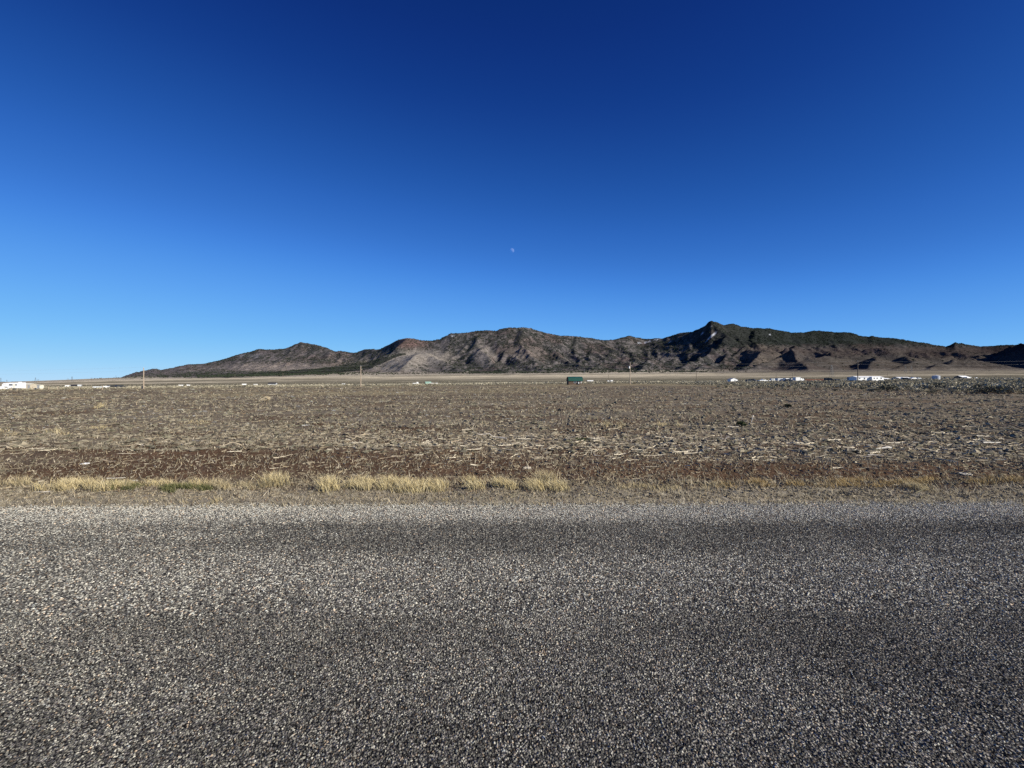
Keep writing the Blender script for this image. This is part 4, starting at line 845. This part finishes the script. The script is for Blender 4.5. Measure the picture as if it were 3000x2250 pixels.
for lvl, lb in ((0.28, 'upper wire of the power line strung between the wooden poles'), (-1.1, 'lower wire of the power line strung between the wooden poles')):
    m_ = MB()
    for a, b2 in zip(tops[:-1], tops[1:]):
        dx = .55 if lvl < 0 else 0; k_ = 14
        pts = [(a[0] + dx + (b2[0] - a[0]) * i / k_, 164.0, a[2] + lvl + (b2[2] - a[2]) * i / k_ - 1.1 * 4 * (i / k_) * (1 - i / k_)) for i in range(k_ + 1)]
        for p, q in zip(pts[:-1], pts[1:]): m_.rod(p, q, .013, n=4)
    tag(m_.build('power_line_wire', M['wire']), lb, 'wire', 'wires of the near power line')

# transmission towers
def lattice(px, rt, rb, label, hgt=34.0):
    d = hgt * F / (rb - rt); o = thing('lattice_tower', label, 'pylon', px, d, random.uniform(-30, 30), 'lattice towers on the plain'); b_, t_ = hgt * .13, hgt * .022; th = .22
    for a in (-1, 1):
        for c_ in (-1, 1): MB().rod((a * b_, c_ * b_, -1), (a * t_, c_ * t_, hgt), th, th * .7, 4).build('leg', M['steel'], o)
    m_ = MB()
    for i in range(6):
        z0, z1 = hgt * i / 6, hgt * (i + 1) / 6; w0, w1 = mix(b_, t_, i / 6), mix(b_, t_, (i + 1) / 6)
        for a in (-1, 1): m_.rod((-w0, a * w0, z0), (w1, a * w1, z1), .1, n=4); m_.rod((w0, a * w0, z0), (-w1, a * w1, z1), .1, n=4); m_.rod((a * w0, -w0, z0), (a * w1, w1, z1), .1, n=4)
    m_.build('bracing', M['steel'], o)['kind'] = 'stuff'
    for z_, w_ in ((.70, .20), (.83, .16), (.95, .12)): MB().rod((-w_ * hgt, 0, z_ * hgt), (w_ * hgt, 0, z_ * hgt), .2, n=4).build('cross_arm', M['steel'], o)
def hframe(px, rt, rb, label, hgt=24.0):
    d = hgt * F / (rb - rt); o = thing('h_frame_pylon', label, 'pylon', px, d, random.uniform(-25, 25), 'wooden H-frame pylons on the plain')
    for a in (-1, 1): MB().rod((a * 3.2, 0, -1), (a * 3.2, 0, hgt), .38, .28).build('pole', M['poledark'], o)
    MB().rod((-6.6, 0, hgt * .88), (6.6, 0, hgt * .88), .26, n=4).build('cross_arm', M['poledark'], o)
    for a in (-1, 1): MB().rod((a * 3.2, .1, hgt * .55), (-a * 3.2, .1, hgt * .8), .14, n=4).build('brace', M['poledark'], o)
    for a in (-6.2, 0, 6.2): MB().rod((a, 0, hgt * .88), (a, 0, hgt * .88 - 1.8), .14, n=4).build('insulator', M['steel'], o)
def single(px, rt, rb, label, hgt=11.0):
    d = hgt * F / (rb - rt); o = thing('utility_pole', label, 'utility pole', px, d, random.uniform(-40, 40), 'single poles far out on the plain')
    MB().rod((0, 0, -.5), (0, 0, hgt), .26, .2).build('pole', M['poledark'], o); MB().rod((-1.2, 0, hgt - .6), (1.2, 0, hgt - .6), .12, n=4).build('cross_arm', M['poledark'], o)
lattice(2, 1105, 1122, 'faint lattice tower against the sky at the left edge of the picture'); lattice(104, 1102, 1119, 'lattice tower against the sky above the cream shed at left'); lattice(211, 1100, 1116, 'tallest lattice tower on the skyline above the dark roofed barn at left')
lattice(340, 1100, 1110, 'small lattice tower on the skyline just left of the mountain foot'); lattice(1712, 1095, 1112, 'lattice tower on the tan plain just right of the brown cabin roof'); lattice(2653, 1083, 1104, 'left one of two lattice towers standing close together at right'); lattice(2670, 1083, 1105, 'right one of two lattice towers standing close together at right')
lattice(2437, 1049, 1084, 'lattice tower in front of the dark mesa slope at right')
hframe(20, 1110, 1122, 'faint H-frame pylon above the left trailer roof'); hframe(112, 1106, 1119, 'H-frame pylon just right of the lattice tower above the cream shed'); hframe(199, 1106, 1116, 'short H-frame pylon just left of the tallest skyline tower'); hframe(268, 1101, 1112, 'H-frame pylon on the skyline in the gap before the mountains')
hframe(1199, 1105, 1119, 'H-frame pylon below the bare tan foothill'); hframe(1350, 1104, 1117, 'faint H-frame pylon right of the bare foothill foot'); hframe(1982, 1093, 1110, 'H-frame pylon on the pale plain between cabin and peak'); hframe(2330, 1088, 1107, 'H-frame pylon behind the white container at right'); hframe(829, 1109, 1121, 'H-frame pylon on the tan plain right of the far dark roofed shed'); hframe(688, 1110, 1121, 'H-frame pylon on the tan plain left of the far dark roofed shed')
single(1783, 1092, 1111, 'single pole on the pale plain between cabin and transformer pole'); single(2040, 1085, 1115, 'tall single pole left of the white gabled shed'); single(2274, 1089, 1102, 'short single pole above the long box trailer'); single(1552, 1099, 1113, 'short single pole on the tan plain left of the cabin'); single(2825, 1078, 1090, 'short dark pole above the farthest right house'); single(2600, 1100, 1112, 'thin pole right of the white mobile home'); single(2322, 1085, 1103, 'slim pole left of the H-frame behind the container')

# white mobile home
D0 = 232; rot = 9; W = 78 / F * D0 / wfac(2538, 9); H = 14 / F * D0; o = thing('mobile_home', 'long white mobile home with a shallow gabled roof behind the dark power pole', 'mobile home', 2538, D0, rot, row=1117); Dp = 4.6; hw = H * .74
MB().prism_x([(-Dp / 2, .35), (Dp / 2, .35), (Dp / 2, hw), (0, H - .08), (-Dp / 2, hw)], -W / 2, W / 2).build('wall', M['white'], o); gable_roof(W, Dp, hw, H - hw - .1).build('roof', M['white'], o)
MB().box(-W / 2 + .1, W / 2 - .1, -Dp / 2 + .1, Dp / 2 - .1, -.3, .36).build('skirting', M['dark'], o)
MB().box(-.04 * W, .26 * W, -Dp / 2 - 1.5, -Dp / 2 - .01, -.3, H * .86).build('porch_wing', M['white'], o)
MB().box(.30 * W, .30 * W + .9, -Dp / 2 - .06, -Dp / 2 + .01, .4, 2.3).build('door', M['dark'], o)
for a in (-.40, -.22, .40): window(o, a * W, 1.6, 1.1, .9, -Dp / 2)
for a in (.04, .15): window(o, a * W, 1.6, .9, .8, -Dp / 2 - 1.5)
MB().box(.26 * W + .05, .26 * W + 1.9, -Dp / 2 - 1.3, -Dp / 2 - .1, -.2, .35).build('step', M['grey'], o)
container('storage_box', 'grey storage box butted against the left end of the white mobile home', 'storage box', 2488, 2499, 1105, 1117, 236, 9, 'grey', ribs=False)
# right-hand yard
building('shed', 'white gabled shed standing alone at the left end of the right-hand yard', 'shed', 2136, 2156, 1107, 1119, 290, 10, 3.6, 'white', 'grey', True, .38, door=.1)
car('parked_car', 'dark car parked right of the lone white gabled shed', 'car', 2186, 2204, 1119, 262, 4, M['dark'], 'suv'); car('parked_car', 'dark small car tucked behind the end of the dark car', 'car', 2200, 2210, 1117, 300, -60, M['dark'], 'van')
car('pickup_truck', 'white pickup truck parked in the right-hand yard', 'pickup truck', 2223, 2246, 1119, 268, 6, M['white'], 'pickup'); container('storage_box', 'tiny white box between the white pickup and the trailers', 'storage box', 2251, 2256, 1115, 1119, 270, 15, 'white', 1.2, ribs=False)
car('parked_van', 'grey van parked at the left end of the long box trailer', 'van', 2258, 2276, 1119, 300, 8, M['silver'], 'van')
container('box_trailer', 'long white box trailer with dull side, left of the dark gap in the yard', 'trailer', 2275, 2302, 1110, 1119, 285, 6, 'silver', 2.5, True); container('truck_box', 'bright white truck box at the right end of the long trailer', 'truck box', 2298, 2309, 1108, 1117, 282, 6, 'white', 2.5, True, False)
car('parked_car', 'black car parked in the dark gap between the two white trailers', 'car', 2303, 2315, 1119, 270, 30, M['dark'], 'sedan'); container('camper', 'white low camper right of the black car', 'camper', 2313, 2329, 1111, 1119, 272, 6, 'white', 2.4, True, False)
container('shipping_container', 'tallest white container with dark doors in the right-hand yard', 'container', 2327, 2341, 1107, 1119, 268, 6, 'white'); car('parked_van', 'white van at the right end of the yard buildings', 'van', 2339, 2352, 1119, 275, 10, M['white'], 'van')
building('shed', 'low dark shed roof behind the tall white container', 'shed', 2314, 2330, 1109, 1117, 330, 0, 5, 'dark', 'darkroof', False, .3)
# rusty corral fence
D0 = 275; W = 70 / F * D0; o = thing('corral_fence', 'rusty red corral fence running right from the white trailers', 'fence', 2391, D0, 5, row=1118)
for i in range(19): MB().rod((-W / 2 + W * i / 18, 0, -.3), (-W / 2 + W * i / 18, 0, 1.45), .09).build('post', M['rust'], o)
for z_ in (.3, .62, .94, 1.26):
    for i in range(9): MB().box(-W / 2 + W * i / 9 + .03, -W / 2 + W * (i + 1) / 9 - .03, -.14, -.09, z_ - .09, z_ + .1).build('rail', M['rust'], o)
car('parked_car', 'black car parked at the right end of the rusty corral fence', 'car', 2424, 2433, 1118, 262, -40, M['dark'], 'van'); car('parked_car', 'dark low car left of the white mobile home', 'car', 2446, 2463, 1118, 268, 0, M['dark'], 'sedan'); container('flatbed_trailer', 'dark low trailer between the dark car and the mobile home', 'trailer', 2461, 2476, 1114, 1118, 262, 8, 'dark', 2.2, True, False)
# far right
building('shed', 'small low white roofed shed just right of the mobile home', 'shed', 2583, 2600, 1107, 1112, 400, 10, 5, 'grey', 'white', False, .5); building('barn', 'long low pale roofed barn in front of the twin lattice towers', 'barn', 2623, 2658, 1104, 1110, 520, 8, 9, 'beige', 'white', False, .55)
car('parked_van', 'white van below the long pale barn', 'van', 2642, 2652, 1116, 330, 20, M['white'], 'van'); car('parked_car', 'black car right of the white van below the pale barn', 'car', 2650, 2659, 1116, 320, -30, M['dark'], 'suv'); car('pickup_truck', 'white pickup farther right of the black car, below the right tower', 'pickup truck', 2667, 2682, 1116, 330, 15, M['white'], 'pickup'); car('parked_car', 'pale car at the right end of the car row below the barn', 'car', 2686, 2698, 1114, 335, 8, M['silver'], 'suv')
D0 = 285; r_ = 8.6 / F * D0; H = 11 / F * D0; o = thing('water_tank', 'upright grey water tank with a lid on top, right of the car row', 'water tank', 2742, D0, 0, row=1116)
MB().rod((0, 0, -.2), (0, 0, H), r_, n=24).build('shell', M['tank'], o); tp = MB().rod((0, 0, H), (0, 0, H + .45), r_, r_ * .25, 24).build('dome', M['tank'], o); MB().rod((0, 0, H + .45), (0, 0, H + .8), .35, n=12).build('lid', M['grey'], tp)
for z_ in (.3, .5, .7): MB().rod((0, 0, H * z_), (0, 0, H * z_ + .07), r_ + .04, n=24).build('hoop', M['tank'], o)
building('house', 'white roofed house with dark left gable at far right', 'house', 2806, 2829, 1101, 1109, 560, 24, 8, 'dark', 'white', False, .5); container('storage_box', 'white low annex at the right end of the far right house', 'annex', 2829, 2842, 1105, 1109, 540, 15, 'white', 3, ribs=False); container('flatbed_trailer', 'dark low trailer left of the far right house', 'trailer', 2767, 2780, 1105, 1109, 520, 0, 'dark', 2.4, True, False); container('storage_box', 'tiny white box right of the far right house', 'storage box', 2857, 2862, 1105, 1108, 540, 0, 'white', 1.5, ribs=False)
# middle distance behind the cabin
container('shipping_container', 'long white container right of the brown cabin, far out', 'container', 1720, 1738, 1114, 1117, 700, 5, 'white', ribs=False); container('storage_box', 'left one of two small white boxes near the transformer pole', 'storage box', 1779, 1784, 1114, 1117, 640, 10, 'white', ribs=False); container('storage_box', 'right one of two small white boxes near the transformer pole', 'storage box', 1788, 1795, 1114, 1117, 650, 10, 'white', ribs=False)
# far middle left
building('shed', 'pale green shed far out below the bare foothill', 'shed', 1246, 1262, 1117, 1125, 430, 20, 5, 'palegreen', 'palegreen', False, .4); container('trailer', 'long low white trailer right of the pale green shed', 'trailer', 1257, 1283, 1122, 1126, 400, 12, 'white', 2.5, True, False); container('trailer', 'low white trailer left of the pale green shed', 'trailer', 1209, 1223, 1120, 1123, 470, 12, 'white', 2.5, True, False); building('shed', 'tiny peaked white shed at the end of the low white trailer', 'shed', 1220, 1226, 1117, 1123, 480, 20, 2.5, 'white', 'white', True, .4)
building('shed', 'far shed with a black roof on the tan plain left of centre', 'shed', 787, 810, 1121, 1128, 600, 15, 9, 'silver', 'darkroof', False, .6); container('trailer', 'far white trailer left of the black roofed shed', 'trailer', 709, 722, 1125, 1129, 620, 25, 'white', ribs=False); container('trailer', 'far white trailer nearer the black roofed shed', 'trailer', 743, 755, 1126, 1129, 620, 25, 'white', ribs=False)
container('trailer', 'far white trailer, left one of a pair on the plain left of the tumbleweed', 'trailer', 523, 537, 1127, 1130, 600, 30, 'white', ribs=False); container('trailer', 'far white trailer, right one of a pair on the plain left of the tumbleweed', 'trailer', 547, 557, 1127, 1130, 610, 30, 'white', ribs=False); container('storage_box', 'tiny white box below the thin power pole at left', 'storage box', 1002, 1011, 1122, 1125, 560, 15, 'white', ribs=False)
# left yard
D0 = 182; rot = 12; W = 55 / F * D0 / wfac(41, 12); o = thing('travel_trailer', 'white fifth-wheel travel trailer with raised nose at the left edge', 'travel trailer', 41, D0, rot, row=1145); H = 3.35; b_ = 1.25
MB().prism_y([(-W / 2 + .15, 1.35), (-W * .22, 1.35), (-W * .16, .75), (W / 2, .65), (W / 2, H - .25), (W / 2 - .2, H - .02), (-W * .1, H - .08), (-W / 2 + .5, H - .35), (-W / 2, 2.2)], -b_, b_).build('body', M['white'], o)
window(o, -.02 * W, 2.25, 1.3, .6, -b_, M['grey']); window(o, .26 * W, 2.25, .7, .5, -b_, M['grey']); MB().box(-.43 * W, -.25 * W, -b_ - .012, -b_, 2.45, 2.55).build('stripe', M['grey'], o)
MB().box(.10 * W, .10 * W + .75, -b_ - .03, -b_ + .01, .85, 2.75).build('door', M['cream'], o)
for a in (.12, .24): wheel(o, a * W, -b_ + .15, .36)
for a in (-.34, -.28): MB().rod((a * W, -.9, -.2), (a * W, -.9, 1.4), .07).build('jack_leg', M['dark'], o)
MB().box(.30 * W, .36 * W, -.5, .5, H - .05, H + .25).build('roof_unit', M['white'], o)
car('pickup_truck', 'white pickup cut by the left edge beside the travel trailer', 'pickup truck', -16, 8, 1146, 176, 30, M['white'], 'pickup')
building('shed', 'beige shed with a pale cream end wall right of the travel trailer', 'shed', 64, 98, 1127, 1145, 190, 10, 3.0, 'beige', 'cream', False, .18, door=.38, wins=((-.15, .5, .9, .6),)); building('shed', 'narrow cream shed standing alone right of the beige one', 'shed', 113, 123, 1129, 1144, 190, 10, 1.8, 'cream', 'cream', False, .1, door=0)
building('barn', 'open dark roofed barn far behind the left yard', 'barn', 208, 228, 1124, 1132, 560, 25, 9, 'dark', 'darkroof', False, .5); container('trailer', 'silver white trailer beside the dark barn', 'trailer', 228, 239, 1125, 1132, 560, 28, 'silver', 2.5, True, False); container('trailer', 'small white trailer left of the dark barn', 'trailer', 192, 205, 1130, 1135, 480, 28, 'white', 2.5, True, False)
container('trailer', 'long silver trailer left of the pale power pole', 'trailer', 274, 302, 1137, 1143, 215, 28, 'silver', 2.3, True); container('storage_box', 'white box at the right end of the long silver trailer', 'storage box', 305, 319, 1136, 1143, 215, 28, 'white', ribs=False)
car('parked_car', 'black car right of the white box at left', 'car', 318, 326, 1142, 225, 60, M['dark'], 'sedan'); car('parked_car', 'second black car from the white box, left of the tarp heap', 'car', 327, 335, 1142, 222, 75, M['dark'], 'suv'); car('parked_car', 'black car just left of the pale power pole', 'car', 350, 359, 1141, 222, 70, M['dark'], 'suv')
container('water_trough', 'low pale trough between two black cars at left', 'trough', 337, 350, 1140, 1143, 218, 25, 'cream', 1.2, ribs=False); MBo = thing('barrel', 'upright dark barrel touching the foot of the pale power pole', 'barrel', 417, 170, 0)
MB().rod((0, 0, -.1), (0, 0, 1.25), .3, n=12).build('drum', M['dark'], MBo); MB().rod((0, 0, 1.25), (0, 0, 1.29), .26, n=12).build('lid', M['grey'], MBo)
for i, px in enumerate((33, 96, 143, 170, 233, 300)):
    o = thing('fence_post', ['pale fence post in front of the travel trailer', 'pale fence post in front of the beige shed', 'pale fence post right of the narrow cream shed', 'pale fence post below the far white trailer at left', 'pale fence post below the dark barn', 'pale fence post below the long silver trailer'][i], 'fence post', px, 150, random.uniform(0, 90), 'fence posts along the left yard')
    MB().box(-.07, .07, -.07, .07, -.3, 1.3).build('stake', M['pole'], o); MB().prism_y([(-.07, 1.3), (.07, 1.3), (0, 1.4)], -.07, .07).build('point', M['pole'], o)

# ------------------------------------------------------------------ moon: a sunlit ball far beyond the air; the air in front adds its own light
m, t, b = mat_base('moon_rock', 1.0, 0.0); t.nodes.remove(b)
df = N(t, 'ShaderNodeBsdfDiffuse'); tr = N(t, 'ShaderNodeBsdfTransparent'); ad = N(t, 'ShaderNodeAddShader'); mxs = N(t, 'ShaderNodeMixShader'); ge = N(t, 'ShaderNodeNewGeometry'); tc = N(t, 'ShaderNodeTexCoord')
no = N(t, 'ShaderNodeTexNoise', Scale=0.028, Detail=4.0); t.links.new(tc.outputs['Object'], no.inputs['Vector']); r1 = ramp(t, no.outputs['Fac'], [(0.4, (.05, .055, .068)), (0.6, (.105, .11, .125))]); t.links.new(r1.outputs[0], df.inputs[0])
t.links.new(df.outputs[0], ad.inputs[0]); t.links.new(tr.outputs[0], ad.inputs[1]); t.links.new(ge.outputs['Backfacing'], mxs.inputs[0]); t.links.new(ad.outputs[0], mxs.inputs[1]); t.links.new(tr.outputs[0], mxs.inputs[2])
t.links.new(mxs.outputs[0], t.nodes['Material Output'].inputs['Surface'])
DM = 40000.0; rm = 6.9 / F * DM; nu, nv = 32, 17
V = [(math.sin(math.pi * j / (nv - 1)) * math.cos(2 * math.pi * i / nu) * rm, math.sin(math.pi * j / (nv - 1)) * math.sin(2 * math.pi * i / nu) * rm, math.cos(math.pi * j / (nv - 1)) * rm) for j in range(nv) for i in range(nu)]
Fm = [(j * nu + i, (j + 1) * nu + i, (j + 1) * nu + (i + 1) % nu, j * nu + (i + 1) % nu) for j in range(nv - 1) for i in range(nu)]
mo_ = link('moon', mesh_np('moon', np.array(V), np.array(Fm), None, m, True)); mo_.location = P3(1499.5, 734.5, DM)
tag(mo_, 'half moon, pale and small, in the blue sky above the mountains', 'moon')
